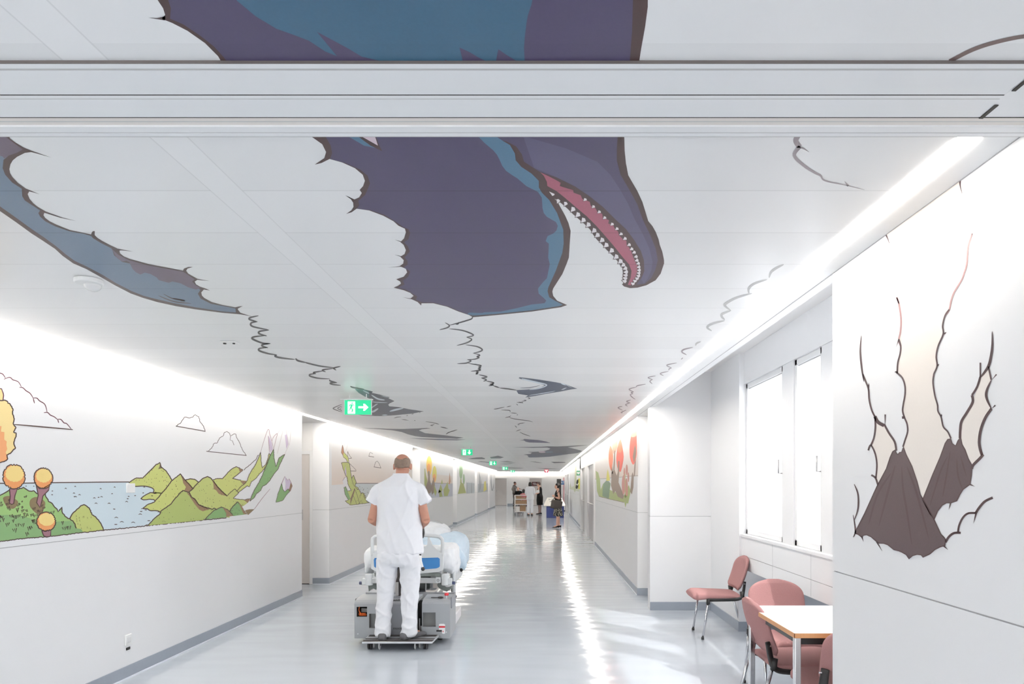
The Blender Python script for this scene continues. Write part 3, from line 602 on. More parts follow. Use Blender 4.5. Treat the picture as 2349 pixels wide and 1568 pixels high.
w.line([(-2600, 1705), (150, 1418), (340, 1390), (600, 1370), (900, 1345), (1200, 1305), (1500, 1272), (1853, 1235), (2150, 1205), (2420, 1175), (2660, 1150), (3160, 1100), (3700, 1045)], 13, ln, 5, jag=6)
for q in ([(45, 725), (150, 690), (230, 730), (295, 790), (260, 870), (200, 900), (110, 870)], [(485, 770), (555, 712), (640, 720), (735, 790), (715, 900), (640, 1000), (500, 885)]): w.poly(q, W['soil'], 4, sm=3)
for i in range(95):
    x = rs.uniform(-60, 1230); y = rs.uniform(640, 1340)
    top = 600 if x < 600 else 660 + (x - 600) * .72
    if y < top + 60 or (560 < x < 920 and 950 < y) or y > 1330 - .105 * x: continue
    hgt = 20 + (y - 600) * .06; p = []
    for k in range(rs.choice((3, 4, 5, 7))): p.append((x + k * hgt * .28, y + (k % 2) * hgt * rs.uniform(.7, 1.3) - k * 3))
    w.stroke(p, 12, ln, 5, sm=0, taper=0)
for i in range(14):
    x = rs.uniform(1230, 1560); y = rs.uniform(1000, 1230)
    w.stroke([(x - 9, y + 14), (x, y - 14), (x + 12, y + 18)], 9, ln, 5, sm=0)
def tree(cx, cy, rx, ry, trunk, seed, yc=-.24):
    w.rng = random.Random(seed)
    w.poly(trunk, W['rose'], 5); w.line(trunk, 14, ln, 6, closed=True)
    pts = w.blob((cx, cy), rx, ry, W['orange'], 6, n=52, jag=.065)
    w.blob((cx + rx * .06, cy + ry * yc), rx * .84, ry * .68, W['yellow'], 7, n=34, jag=.06)
    w.line(pts, 15, ln, 8, closed=True)
tree(225, 375, 178, 195, [(150, 570), (280, 575), (240, 690), (222, 815), (185, 830), (150, 805), (165, 700)], 1)
tree(705, 400, 148, 165, [(590, 510), (640, 570), (700, 570), (815, 500), (790, 600), (700, 690), (678, 790), (650, 880), (595, 800), (622, 680)], 2)
tree(752, 1110, 152, 152, [(680, 1262), (830, 1248), (825, 1350), (760, 1365), (710, 1340)], 3)
w.frame(0, 830, 6.533)
w.poly([(-230, 450), (-150, 400), (-80, 385), (20, 400), (45, 470), (50, 500), (40, 570), (-80, 585), (-250, 620), (-270, 520)], W['yellow2'], 5)
crown = [(-80, 580), (0, 575), (60, 570), (100, 585), (115, 615), (140, 620), (172, 665), (192, 720), (185, 780), (210, 850), (195, 920), (235, 985), (200, 1048), (240, 1065), (238, 1110), (215, 1160), (205, 1220), (230, 1285), (185, 1330), (150, 1370), (100, 1390), (112, 1450), (60, 1490), (0, 1505), (-150, 1480), (-300, 1330), (-350, 1050), (-300, 750), (-150, 600)]
w.poly([(-150, 1450), (0, 1480), (-25, 2000), (-125, 2010)], W['rose'], 5)
w.poly(crown, W['yellow2'], 6)
w.poly([(-330, 950), (20, 960), (10, 1040), (62, 1050), (60, 1160), (98, 1190), (92, 1240), (104, 1300), (80, 1355), (100, 1390), (112, 1450), (60, 1490), (0, 1505), (-150, 1480), (-300, 1330), (-345, 1050)], W['orange2'], 7)
w.line(crown, 15, ln, 8, jag=5); w.line([(-80, 395), (20, 400), (45, 470), (50, 500), (40, 570)], 14, W['wine'], 8)
w.poly([(-60, 160), (30, 175), (80, 235), (130, 232), (190, 265), (270, 295), (318, 375), (390, 430), (450, 470), (495, 535), (550, 540), (590, 580), (670, 635), (703, 750), (755, 795), (810, 820), (862, 858), (910, 860), (955, 908), (1000, 925), (1065, 1000), (220, 935), (-60, 920)], W['snow'], 1)
for q in ([(-60, 160), (30, 175), (80, 240)], [(55, 258), (130, 230), (165, 240), (190, 265), (270, 295), (318, 370)], [(288, 378), (340, 385), (390, 430), (450, 470), (497, 542)], [(495, 540), (515, 618)], [(495, 538), (550, 540), (590, 580), (670, 635), (704, 748)], [(656, 758), (710, 755), (755, 795), (810, 820), (862, 862)], [(862, 860), (880, 912)], [(860, 858), (910, 860), (955, 908), (1000, 925), (1065, 1002)]): w.stroke(q, 13, W['wine'], 3, we=.5)
w.stroke([(215, 935), (420, 952), (600, 968), (850, 990), (1090, 1012)], 16, ln, 3, we=.6)
# hills across the water
w.frame(260, 1040, 7.127)
def hillp(pts, m, L, ed=None, dots=0, box=None, wd=13):
    w.poly(pts, m, L)
    w.line(pts if ed is None else pts[ed[0]:ed[1]], wd, ln, L + 1, jag=3, closed=ed is None)
H1 = [(250, 475), (330, 420), (380, 395), (475, 400), (560, 320), (640, 240), (690, 185), (760, 145), (780, 215), (860, 280), (920, 370), (955, 435), (990, 480), (940, 700), (690, 650), (650, 640), (662, 600), (630, 560), (510, 530), (345, 535), (300, 500)]
hillp([(445, 735), (500, 690), (600, 635), (700, 640), (790, 645), (740, 720), (680, 775), (660, 750), (600, 745), (500, 755)], W['lime2'], 2)
hillp(H1, W['lime2'], 3, (0, 12)); w.line([(690, 650), (650, 640), (662, 600), (630, 560), (510, 530), (345, 535), (290, 528)], 14, ln, 4, sm=3)
w.poly([(760, 150), (778, 215), (790, 238), (730, 255), (752, 210)], W['soil'], 4)
hillp([(1170, 430), (1260, 410), (1330, 420), (1400, 468), (1300, 570), (1220, 500)], W['lime2'], 3, (0, 4))
H2 = [(480, 895), (560, 830), (660, 795), (740, 710), (780, 655), (850, 580), (950, 445), (1020, 390), (1095, 330), (1160, 420), (1220, 480), (1290, 560), (1300, 700), (1000, 900), (770, 970), (740, 940), (600, 930), (560, 900)]
hillp(H2, W['lime2'], 5, (0, 12)); w.line([(770, 970), (740, 940), (680, 930), (600, 930), (550, 900), (480, 898)], 14, ln, 6, sm=3)
w.poly([(1100, 350), (1160, 420), (1220, 480), (1295, 565), (1240, 635), (1160, 600), (1185, 545), (1140, 480), (1128, 420)], W['earth'], 6)
H3 = [(1225, 635), (1290, 580), (1330, 530), (1400, 460), (1460, 405), (1540, 372), (1590, 400), (1650, 470), (1700, 540), (1780, 620), (1860, 695), (1900, 1045), (1500, 1000), (1280, 750)]
hillp(H3, W['lime'], 7, (0, 11))
w.poly([(1605, 420), (1650, 470), (1700, 540), (1780, 620), (1860, 692), (1800, 682), (1720, 655), (1680, 600), (1640, 575), (1632, 480)], W['earth'], 8)
H4 = [(560, 1175), (600, 1130), (660, 1065), (760, 985), (780, 930), (860, 880), (940, 820), (1000, 740), (1050, 690), (1090, 640), (1135, 600), (1240, 638), (1270, 705), (1330, 740), (1390, 830), (1480, 870), (1560, 890), (1620, 912), (1640, 890), (1700, 915), (1620, 990), (1460, 1085), (1000, 1130)]
hillp(H4, W['lime3'], 9, (0, 20))
w.poly([(1195, 640), (1240, 645), (1270, 708), (1330, 742), (1390, 832), (1480, 872), (1580, 905), (1460, 942), (1400, 912), (1330, 830), (1240, 690)], W['earth'], 10)
def dots(poly, n, seed, L=11, s=8):
    r = random.Random(seed); xs = [p[0] for p in poly]; ys = [p[1] for p in poly]; k = 0
    while k < n:
        x, y = r.uniform(min(xs), max(xs)), r.uniform(min(ys), max(ys)); k += 1
        ins = False
        for (a, b), (c2, d) in zip(poly, poly[1:] + poly[:1]):
            if (b > y) != (d > y) and x < (c2 - a) * (y - b) / (d - b) + a: ins = not ins
        if ins: w.poly([(x - s * .6, y + s), (x + r.uniform(-3, 3), y - s), (x + s * .7, y + s * .8)], W['line'], L)
dots(H1, 70, 1, 4); dots(H2, 70, 2, 6); dots(H3, 75, 3, 8); dots(H4, 70, 4)
# the steep right end of the mural
w.frame(460, 950, 6.03)
wd = 7
A = [(170, 905), (230, 885), (300, 890), (340, 850), (380, 800), (430, 755), (490, 720), (540, 742), (585, 770), (500, 840), (440, 885), (560, 910), (635, 920), (600, 990), (500, 1080), (360, 1130), (240, 1010)]
hillp(A, W['lime2'], 5, (0, 12), wd=9); w.poly([(522, 738), (585, 768), (545, 805)], W['earth'], 7); w.poly([(550, 918), (640, 920), (600, 985), (580, 960)], W['earth'], 7)
w.line([(600, 770), (640, 730), (700, 680), (760, 630), (800, 560)], 7, ln, 6, jag=6)
Bq = [(555, 1000), (620, 950), (650, 900), (665, 850), (690, 800), (760, 690), (800, 600), (830, 520), (836, 640), (850, 740), (900, 690), (925, 630), (945, 535), (965, 565), (930, 660), (900, 720), (850, 790), (810, 825), (760, 890), (700, 930), (675, 1000), (640, 990), (580, 1035), (520, 1080), (500, 1060)]
hillp(Bq, W['lime2'], 8, wd=wd)
Cq = [(680, 1200), (700, 1140), (740, 1050), (800, 950), (860, 830), (900, 720), (960, 570), (1010, 480), (1015, 600), (1040, 720), (1085, 600), (1165, 550), (1130, 620), (1080, 730), (1060, 770), (1010, 830), (960, 910), (905, 970), (860, 990), (830, 1050), (770, 1100), (740, 1150)]
hillp(Cq, W['fir'], 9, wd=wd)
D = [(360, 1130), (420, 1070), (470, 1030), (530, 1080), (450, 1160), (520, 1172), (600, 1180), (680, 1165), (640, 1230), (600, 1260), (500, 1300), (400, 1330), (190, 1300), (240, 1240), (290, 1190)]
hillp(D, W['lime'], 9, (0, 8), wd=wd); w.poly([(600, 1185), (690, 1165), (650, 1225)], W['earth'], 10)
E = [(60, 1450), (120, 1385), (180, 1330), (290, 1280), (360, 1310), (410, 1350), (450, 1400), (330, 1425)]
hillp(E, W['fir'], 11, (0, 7), wd=9); w.poly([(305, 1288), (370, 1320), (450, 1402), (350, 1418), (355, 1370)], W['earth'], 13)
G = [(400, 1335), (450, 1265), (510, 1208), (560, 1260), (590, 1320), (635, 1380), (520, 1395), (450, 1405)]
hillp(G, W['fir'], 12, (0, 6), wd=9); w.poly([(530, 1230), (565, 1262), (592, 1322), (640, 1382), (590, 1375)], W['earth'], 14)
w.poly([(615, 1325), (670, 1312), (740, 1310), (700, 1350), (655, 1390), (630, 1360)], W['soil'], 12)
for q, ms in (((Bq), 30), ((Cq), 60), ((D), 40), ((G), 40), ((A), 30)): dots(q, ms, ms, 15, 6)
for q in ([(830, 520), (880, 350), (935, 205), (960, 290), (985, 370), (1010, 480)], [(985, 370), (1010, 310), (1060, 265), (1040, 350), (1012, 480)], [(1062, 268), (1120, 180), (1160, 120), (1185, 240), (1205, 340), (1215, 430), (1180, 510), (1165, 555)], [(1200, 250), (1245, 215), (1240, 320), (1228, 432)], [(1140, 220), (1100, 380), (1060, 545)], [(935, 300), (945, 420), (950, 530)], [(655, 1390), (740, 1310), (800, 1230), (860, 1150), (960, 1030)]): w.stroke(q, 5, W['fade'] if q[0][0] > 1000 else W['rose'], 8, we=.5)
w.poly([(935, 290), (960, 330), (985, 400), (1000, 480), (960, 530)], W['lilac'], 7); w.poly([(1165, 285), (1192, 275), (1214, 410), (1186, 480)], W['lilac'], 7)
rock = [(1040, 1215), (1075, 1080), (1120, 955), (1135, 1030), (1160, 1070), (1210, 1030), (1240, 1060), (1190, 1110), (1140, 1185), (1090, 1205)]
w.poly([(1120, 955), (1165, 855), (1200, 910), (1225, 890), (1255, 950), (1230, 1040), (1160, 1070), (1135, 1030)], W['lilac'], 8); w.poly([(1125, 960), (1165, 862), (1175, 960), (1165, 1060), (1140, 1030)], W['snow'], 9)
w.poly([(1245, 940), (1268, 990), (1240, 1062), (1210, 1060), (1230, 1010)], W['earth'], 9); hillp(rock, W['fir'], 9, wd=5)
w.line([(1120, 955), (1165, 855), (1200, 910), (1225, 890), (1255, 950), (1268, 990), (1240, 1062)], 5, W['rose'], 10)
def cloud(pts, base, wdt, fr):
    w.frame(*fr); w.poly(pts + [base[1], base[0]], W['snow'], 1); w.line(pts, wdt, ln, 2, jag=wdt * .8); w.line(base, wdt * 1.3, ln, 2)
cloud([(105, 505), (150, 470), (190, 400), (235, 390), (260, 330), (310, 300), (330, 250), (365, 235), (400, 260), (415, 300), (460, 270), (490, 275), (500, 325), (540, 390), (560, 450), (590, 510), (630, 562)], [(80, 510), (635, 568)], 6, (460, 950, 6.03))
w.line([(415, 300), (408, 355), (440, 365), (462, 425)], 5, ln, 2)
cloud([(1350, 522), (1385, 495), (1410, 455), (1440, 460), (1475, 455), (1495, 435), (1520, 450), (1530, 490), (1555, 520), (1568, 560)], [(1345, 523), (1572, 563)], 4, (0, 820, 3.336))
w.done(WL, 'painted landscape of orange trees, green hills and pale blue sea')

# ---------------------------------------------------------------- second and farther murals on the left
def peach():
    m = bpy.data.materials.new('print sky fading to peach'); m.use_nodes = True
    nt = m.node_tree; n = nt.nodes; b = n['Principled BSDF']; b.inputs['Roughness'].default_value = .45
    tc = n.new('ShaderNodeTexCoord'); sp = n.new('ShaderNodeSeparateXYZ'); nt.links.new(tc.outputs['Object'], sp.inputs[0])
    rp = n.new('ShaderNodeValToRGB'); mr = n.new('ShaderNodeMapRange'); mr.inputs['From Min'].default_value = 1.5; mr.inputs['From Max'].default_value = 2.2
    nt.links.new(sp.outputs['Z'], mr.inputs['Value']); nt.links.new(mr.outputs['Result'], rp.inputs['Fac'])
    rp.color_ramp.elements[0].color = (*lin((.925, .855, .80)), 1); rp.color_ramp.elements[1].color = (*lin((.93, .93, .935)), 1)
    nt.links.new(rp.outputs['Color'], b.inputs['Base Color']); return m
W['peach'] = peach()
for nm, cc in (('seagrey', (.77, .80, .81)), ('mist', (.74, .75, .80)), ('flame', (.97, .80, .35)), ('flame2', (.93, .62, .32)), ('citron', (.88, .84, .38)), ('bark', (.50, .42, .36)), ('moss', (.62, .65, .33)), ('leaf', (.56, .68, .50)), ('mint', (.68, .82, .68)), ('rust', (.72, .50, .36)), ('grey', (.60, .62, .64)), ('ghost', (.72, .75, .77)),
               ('red', (.93, .40, .34)), ('red2', (.96, .52, .38)), ('coral', (.97, .66, .56)), ('bush', (.44, .55, .43)), ('mud', (.56, .48, .42)), ('meadow', (.66, .72, .45)), ('dusty', (.78, .53, .48)), ('palegreen', (.82, .845, .74)), ('palegreen2', (.76, .78, .62))):
    W[nm] = pm('wall ' + nm, cc, v=.015)
w = Mural('left'); w.frame(750, 970, 7.465)
w.poly([(80, 400), (1452, 640), (1452, 1035), (480, 1032), (80, 1060)], W['peach'], 0)
w.poly([(480, 1030), (900, 1030), (1452, 1035), (1452, 1345), (720, 1372), (560, 1385), (500, 1200)], W['seagrey'], 1); w.line([(480, 1030), (900, 1030), (1452, 1036)], 8, ln, 2)
for i in range(60): x, y = rs.uniform(500, 900), rs.uniform(1050, 1330); w.stroke([(x - 8, y), (x, y + 3), (x + 8, y)], 7, ln, 2, sm=0)
main = [(245, 680), (290, 672), (350, 670), (385, 690), (400, 800), (420, 950), (430, 930), (452, 890), (480, 960), (505, 1020), (478, 1060), (500, 1090), (540, 1110), (520, 1140), (550, 1130), (580, 1205), (600, 1188), (632, 1202), (660, 1270), (690, 1345), (725, 1362), (560, 1385), (400, 1402), (310, 1335), (370, 1315), (310, 1220), (290, 1100), (320, 1085), (350, 1160), (415, 1150), (360, 1050), (345, 920), (320, 900), (270, 760)]
w.poly(main, W['lime'], 2); w.line(main, 7, ln, 4, jag=4, closed=True)
w.poly([(310, 1220), (290, 1100), (320, 1085), (380, 1230), (400, 1300), (370, 1315)], W['fir'], 3); w.poly([(400, 1290), (470, 1120), (480, 1150), (400, 1395)], W['earth'], 3)
for q in ([(470, 1115), (520, 1240), (560, 1385)], [(400, 1390), (470, 1120)], [(400, 1300), (450, 1240), (510, 1390)], [(560, 1250), (600, 1190)], [(545, 1380), (585, 1320), (610, 1380)], [(620, 1210), (650, 1300), (690, 1350)], [(420, 950), (450, 1050), (520, 1140)]): w.line(q, 5, ln, 4)
w.poly([(245, 500), (265, 375), (282, 420), (290, 500), (275, 555)], W['rust'], 3); w.poly([(275, 560), (290, 500), (320, 530), (360, 580), (372, 670), (350, 660), (330, 620), (285, 580)], W['lime2'], 3); w.line([(245, 500), (265, 375), (290, 500), (360, 580), (378, 680)], 5, ln, 4, jag=3); w.line([(245, 500), (275, 560), (285, 585), (330, 620), (350, 665)], 5, ln, 4, jag=3)
w.poly([(270, 985), (300, 930), (335, 915), (362, 1045), (412, 1150), (370, 1158), (320, 1085), (290, 1090)], W['snow'], 3); w.line([(270, 985), (300, 930), (335, 915), (362, 1045), (412, 1150)], 5, W['rose'], 4, jag=3); w.poly([(300, 820), (322, 730), (335, 880), (325, 905)], W['lilac'], 4)
for pts, base in (([(715, 566), (740, 500), (760, 510), (785, 525)], [(715, 568), (805, 579)]), ([(805, 750), (830, 670), (865, 650), (890, 690), (922, 765)], [(802, 750), (928, 767)]), ([(355, 580), (352, 480), (365, 520), (420, 600)], [(370, 606), (424, 598)]), ([(385, 690), (440, 745), (470, 770), (500, 810)], [(400, 820), (500, 820)])): w.line(pts, 5, ln, 3, jag=4); w.line(base, 7, ln, 3)
for q in ([(265, 370), (240, 320), (228, 230)], [(290, 400), (300, 300), (292, 200)], [(320, 500), (350, 380), (345, 300)]): w.stroke(q, 4, W['fade'], 3)
dots(main, 80, 9, 5, 5)
w.done(WL, 'painted green crags beside a grey sea under a peach sky')
w = Mural('left'); w.frame(950, 1020, 11.2)
w.poly([(300, 720), (980, 800), (980, 990), (520, 975), (300, 960)], W['peach'], 0)
w.poly([(260, 960), (540, 985), (990, 990), (990, 1318), (650, 1340), (380, 1370), (260, 1380)], W['mist'], 1); w.line([(500, 975), (900, 990)], 8, ln, 2)
w.poly([(265, 610), (282, 600), (300, 760), (345, 920), (300, 1090), (260, 1000)], W['moss'], 2)
w.poly([(362, 680), (402, 680), (408, 900), (455, 1100), (425, 1230), (370, 1250), (320, 1130), (288, 1110), (350, 920)], W['bark'], 3); w.poly([(490, 850), (518, 850), (532, 1050), (522, 1200), (460, 1285), (425, 1100)], W['bark'], 3)
w.blob((385, 530), 72, 255, W['flame'], 4); w.blob((375, 610), 46, 130, W['flame2'], 5); w.poly([(345, 700), (372, 655), (400, 690), (405, 790), (350, 790)], W['bark'], 6)
w.blob((522, 750), 56, 210, W['citron'], 4); w.blob((516, 850), 40, 110, W['flame2'], 5); w.poly([(492, 850), (515, 830), (520, 960), (488, 960)], W['bark'], 6)
for q in ([(512, 1020), (580, 1200), (545, 1320), (505, 1200)], [(680, 1005), (728, 1150), (702, 1200), (732, 1322), (648, 1338), (638, 1130), (615, 1240)], [(820, 1030), (860, 935), (880, 1120), (915, 1160), (860, 1312), (770, 1316), (752, 1150)], [(715, 875), (738, 1000), (683, 1005)]): w.poly(q, W['moss'], 4)
w.poly([(910, 700), (938, 930), (915, 1015), (885, 1000), (895, 900)], W['rust'], 4)
w.done(WL, 'painted yellow and orange autumn trees by grey water')
w = Mural('left'); w.frame(950, 1020, 11.2)
w.poly([(1340, 965), (1550, 985), (1550, 1235), (1340, 1245)], W['ghost'], 1)
w.blob((1203, 660), 46, 215, W['mint'], 3); w.blob((1203, 720), 42, 150, W['leaf'], 4); w.poly([(1190, 860), (1212, 860), (1222, 980), (1180, 980)], W['moss'], 3)
w.poly([(1195, 950), (1270, 1000), (1335, 1235), (1122, 1257)], W['moss'], 3); w.blob((1275, 880), 26, 135, W['leaf'], 3)
for x in (1355, 1400, 1440, 1475, 1510): w.poly([(x - 12, 1240), (x - 4, 930), (x + 10, 1000), (x + 14, 1238)], W['grey'] if x % 2 else W['ghost'], 2)
w.done(WL, 'painted green poplar and grey bushes')
w = Mural('left'); w.frame(950, 1020, 11.2)
w.poly([(1640, 1000), (1890, 990), (1890, 1195), (1640, 1225)], W['ghost'], 1)
for q in ([(1672, 690), (1702, 830), (1712, 960), (1690, 1160), (1665, 1210)], [(1748, 840), (1730, 1000), (1705, 1160), (1690, 1120)]): w.poly(q, W['grey'], 3)
for q in ([(1840, 920), (1862, 1150), (1780, 1205), (1800, 950)], [(1855, 780), (1860, 1000), (1845, 1000)]): w.poly(q, W['citron'] if q[0][0] < 1850 else W['ghost'], 3)
w.done(WL, 'painted grey reeds and a yellow bush')
w = Mural('left'); w.frame(950, 1020, 11.2)
for q in ([(1980, 740), (1990, 950), (2005, 1170), (1985, 1170), (1962, 950)], [(2055, 955), (2040, 1090), (2022, 1178), (2004, 1172)]): w.poly(q, W['grey'], 3)
w.done(WL, 'painted grey blades')

# ---------------------------------------------------------------- right wall volcanoes
V = {'rock': pm('volcano rock', (.335, .265, .275), v=.05), 'rib': pm('volcano rib', (.30, .215, .225)), 'ink': pm('volcano ink', (.26, .17, .18)), 'ink2': pm('volcano ink faded', (.66, .50, .50)), 'ink3': pm('volcano ink pale', (.88, .80, .80)), 'beige': pm('volcano beige', (.935, .90, .865), v=.01), 'smoke': pm('volcano smoke', (.94, .94, .945), v=.005)}
w = Mural('right'); v1 = (1940, 400, 3.4075); v2 = (1940, 840, 3.4075); D = 1499.3   # v2 frame is v1 shifted by D
sh = lambda q: [(a, b + D) for a, b in q]
w.frame(*v1)
Lq = [(305, 450), (330, 500), (350, 560), (372, 640), (382, 720), (388, 830), (380, 925), (400, 960), (418, 1010), (435, 1130), (430, 1230), (418, 1290), (432, 1340), (428, 1400), (410, 1470), (405, 1545)] + sh([(405, 50), (445, 90), (465, 150), (466, 220), (452, 300), (448, 350), (462, 400), (482, 450), (486, 510), (465, 580), (450, 628)])
Rq = [(895, 20), (898, 90), (915, 160), (965, 215), (968, 340), (992, 460), (960, 560), (948, 700), (925, 780), (905, 830), (850, 920), (825, 990), (812, 1055), (780, 1100), (760, 1180), (765, 1245), (725, 1340), (710, 1420), (717, 1495), (695, 1550)] + sh([(690, 70), (685, 130), (700, 230), (720, 300), (724, 350), (748, 395), (765, 470), (800, 510), (825, 562)])
w.poly(Lq + sh([(520, 780), (560, 900), (605, 1035), (700, 800), (780, 600)]) + Rq[::-1], V['beige'], 1)
w.poly(sh([(895, 560), (900, 440), (990, 280), (1060, 90), (1115, 10), (1140, 105), (1105, 220), (1140, 330), (1060, 470), (1045, 580), (1065, 690), (990, 775), (930, 640)]), V['beige'], 1)
w.poly(sh([(235, 420), (300, 465), (350, 540), (390, 600), (395, 655), (320, 800), (255, 925), (240, 860), (240, 720), (200, 615), (230, 510)]), V['beige'], 1)
v1p = sh([(72, 1302), (150, 1150), (250, 930), (320, 800), (350, 710), (370, 665), (388, 652), (398, 678), (410, 688), (424, 672), (440, 670), (452, 625), (475, 690), (520, 780), (560, 900), (585, 1000), (605, 1035), (650, 1110), (690, 1190), (745, 1310), (770, 1335), (782, 1352), (778, 1400), (740, 1410), (700, 1430), (660, 1465), (605, 1490), (592, 1472), (560, 1468), (525, 1478), (497, 1503), (475, 1470), (440, 1450), (415, 1440), (380, 1432), (330, 1392), (300, 1382), (262, 1380), (240, 1365), (200, 1330), (165, 1314), (140, 1318), (128, 1335), (100, 1312)])
v2p = sh([(604, 1040), (640, 950), (680, 850), (740, 710), (780, 600), (800, 570), (822, 565), (835, 603), (862, 620), (880, 580), (900, 550), (912, 610), (935, 650), (960, 720), (990, 775), (985, 850), (975, 920), (920, 960), (895, 1000), (870, 1050), (822, 1066), (790, 1065), (755, 1085), (720, 1130), (695, 1192), (660, 1150)])
w.poly(v2p, V['rock'], 2); w.poly(v1p, V['rock'], 3)
w.line(v1p, 7, V['ink'], 5, closed=True); w.line(v2p, 7, V['ink'], 3, closed=True)
for q in ([(390, 770), (340, 950), (260, 1250)], [(440, 780), (450, 950), (480, 1130), (520, 1400)], [(480, 780), (560, 1000), (650, 1340)], [(360, 830), (250, 1000), (180, 1240)]): w.stroke(sh(q), 14, V['rib'], 4)
for q in ([(800, 700), (740, 830), (660, 1090)], [(820, 660), (790, 850), (760, 1020)], [(870, 720), (880, 850), (915, 960)], [(900, 700), (945, 860)]): w.stroke(sh(q), 11, V['rib'], 4)
w.stroke(Lq[:3], 14, V['ink'], 4, taper=2); w.stroke(Lq[2:9], 8, V['ink3'], 4, taper=0); w.stroke([(380, 925), (365, 985)], 8, V['ink3'], 4); w.stroke(Lq[7:13], 12, V['ink2'], 4, taper=0); w.stroke(Lq[11:], 11, V['ink'], 5, taper=0)
w.stroke([(418, 1285), (398, 1345)], 9, V['ink'], 5, taper=2)
w.stroke(Rq[:3], 16, V['ink'], 4, taper=2); w.stroke(Rq[2:6], 11, V['ink3'], 4, taper=0); w.stroke([(985, 110), (968, 220)], 8, V['ink3'], 4); w.stroke([(985, 460), (1008, 492)], 10, V['ink3'], 4); w.stroke(Rq[5:14], 10, V['ink2'], 4, taper=0); w.stroke(Rq[12:], 10, V['ink'], 5, taper=0)
w.stroke([(765, 1250), (790, 1232)], 9, V['ink'], 5); w.stroke([(717, 1500), (732, 1480)], 9, V['ink'], 5)
for q, wd_, tp in (([(125, 1255), (116, 1380), (128, 1520), (145, 1620)], 12, 1), ([(1148, 1225), (1148, 1350), (1125, 1480), (1085, 1550), (1050, 1590)], 18, 1), ([(1055, 1470), (1055, 1590)], 10, 0), ([(1118, 1500), (1140, 1604)], 11, 0)): w.stroke(q, wd_, V['ink'], 5, taper=tp)
for q, wd_, tp in (([(135, 60), (160, 120), (180, 180), (186, 260), (205, 340), (232, 395)], 11, 0), ([(183, 130), (180, 185)], 9, 1), ([(230, 390), (255, 435), (302, 462)], 22, 0), ([(311, 375), (308, 465)], 10, 2), ([(305, 455), (340, 520), (385, 590), (398, 658)], 13, 0), ([(232, 395), (234, 480), (222, 560), (198, 618)], 12, 0), ([(178, 656), (198, 615), (232, 680), (246, 770), (238, 872)], 11, 0), ([(202, 848), (235, 872), (255, 930)], 12, 0), ([(68, 918), (98, 1000), (98, 1110), (70, 1200)], 11, 1), ([(60, 1158), (75, 1250), (76, 1300), (60, 1335)], 10, 1),
                ([(405, 40), (385, 45)], 10, 1), ([(460, 398), (442, 400)], 16, 0), ([(750, 400), (752, 372)], 9, 1), ([(1056, 80), (1030, 160), (990, 225)], 14, 0), ([(990, 225), (995, 280), (950, 360), (908, 430), (898, 500), (896, 562)], 17, 0), ([(1182, 62), (1145, 105)], 9, 2), ([(1142, 105), (1105, 190), (1105, 250), (1142, 332)], 17, 1), ([(1172, 303), (1142, 332)], 9, 2), ([(1142, 330), (1095, 400), (1060, 490), (1046, 580), (1052, 640), (1068, 692)], 18, 0), ([(1078, 688), (1050, 720), (1000, 770), (988, 800)], 18, 0), ([(975, 922), (1012, 938)], 10, 2), ([(822, 1068), (808, 1120)], 10, 2), ([(1152, 1025), (1090, 1055), (1045, 1105), (1018, 1148)], 16, 0), ([(1022, 1146), (1002, 1226)], 12, 2), ([(1020, 1145), (960, 1148), (920, 1180), (890, 1240), (880, 1298)], 13, 0), ([(902, 1300), (850, 1302), (810, 1330), (782, 1375)], 15, 0), ([(768, 1402), (802, 1432)], 11, 2), ([(128, 1330), (141, 1370)], 11, 2), ([(245, 1370), (262, 1400), (287, 1442)], 12, 2)):
    w.stroke(sh(q), wd_, V['ink'], 5, taper=tp)
w.done(WR, 'painted dark volcanoes with rising smoke')

# ---------------------------------------------------------------- right wall red trees
w = Mural('right'); w.frame(1350, 960, 7.13)
w.poly([(100, 520), (810, 200), (810, 940), (190, 985), (100, 985)], W['peach'], 0)
w.line([(110, 985), (240, 980), (500, 955), (810, 925)], 6, W['grey'], 1)
w.poly([(118, 850), (160, 880), (190, 1000), (200, 1160), (240, 1060), (345, 1160), (580, 1260), (660, 1080), (692, 1180), (668, 1290), (650, 1385), (400, 1325), (170, 1268), (140, 1180)], W['meadow'], 2)
w.poly([(290, 1015), (302, 890), (315, 820), (340, 930), (352, 1010)], W['citron'], 3); w.poly([(228, 1265), (232, 1150), (245, 1060), (290, 1012), (330, 1020), (362, 1060), (345, 1180), (332, 1308)], W['bush'], 4)
w.poly([(375, 880), (405, 850), (425, 830), (462, 930), (480, 870), (505, 870), (492, 1040), (540, 1160), (582, 1262), (560, 1312), (480, 1272), (440, 1180), (405, 1230), (380, 1130), (368, 1090), (375, 1000)], W['mud'], 4)
w.line([(430, 520), (425, 680), (415, 840)], 17, W['mud'], 5); w.line([(375, 760), (395, 900)], 16, W['mud'], 4); w.line([(497, 690), (490, 900)], 18, W['mud'], 6); w.line([(770, 620), (750, 940)], 16, W['mud'], 4)
w.poly([(330, 650), (333, 540), (345, 470), (358, 435), (385, 490), (400, 560), (402, 660), (388, 770), (372, 850), (345, 780)], W['red2'], 5, sm=2)
w.poly([(385, 400), (395, 340), (440, 318), (470, 330), (478, 440), (455, 520), (430, 570), (405, 560), (388, 480)], W['coral'], 4, sm=2)
w.poly([(455, 640), (465, 520), (482, 440), (500, 375), (525, 335), (545, 400), (562, 500), (576, 620), (560, 740), (540, 830), (518, 872), (480, 820), (462, 740)], W['red'], 5, sm=2); w.poly([(478, 520), (500, 380), (525, 340), (545, 420), (555, 510), (515, 560)], W['red2'], 6, sm=2)
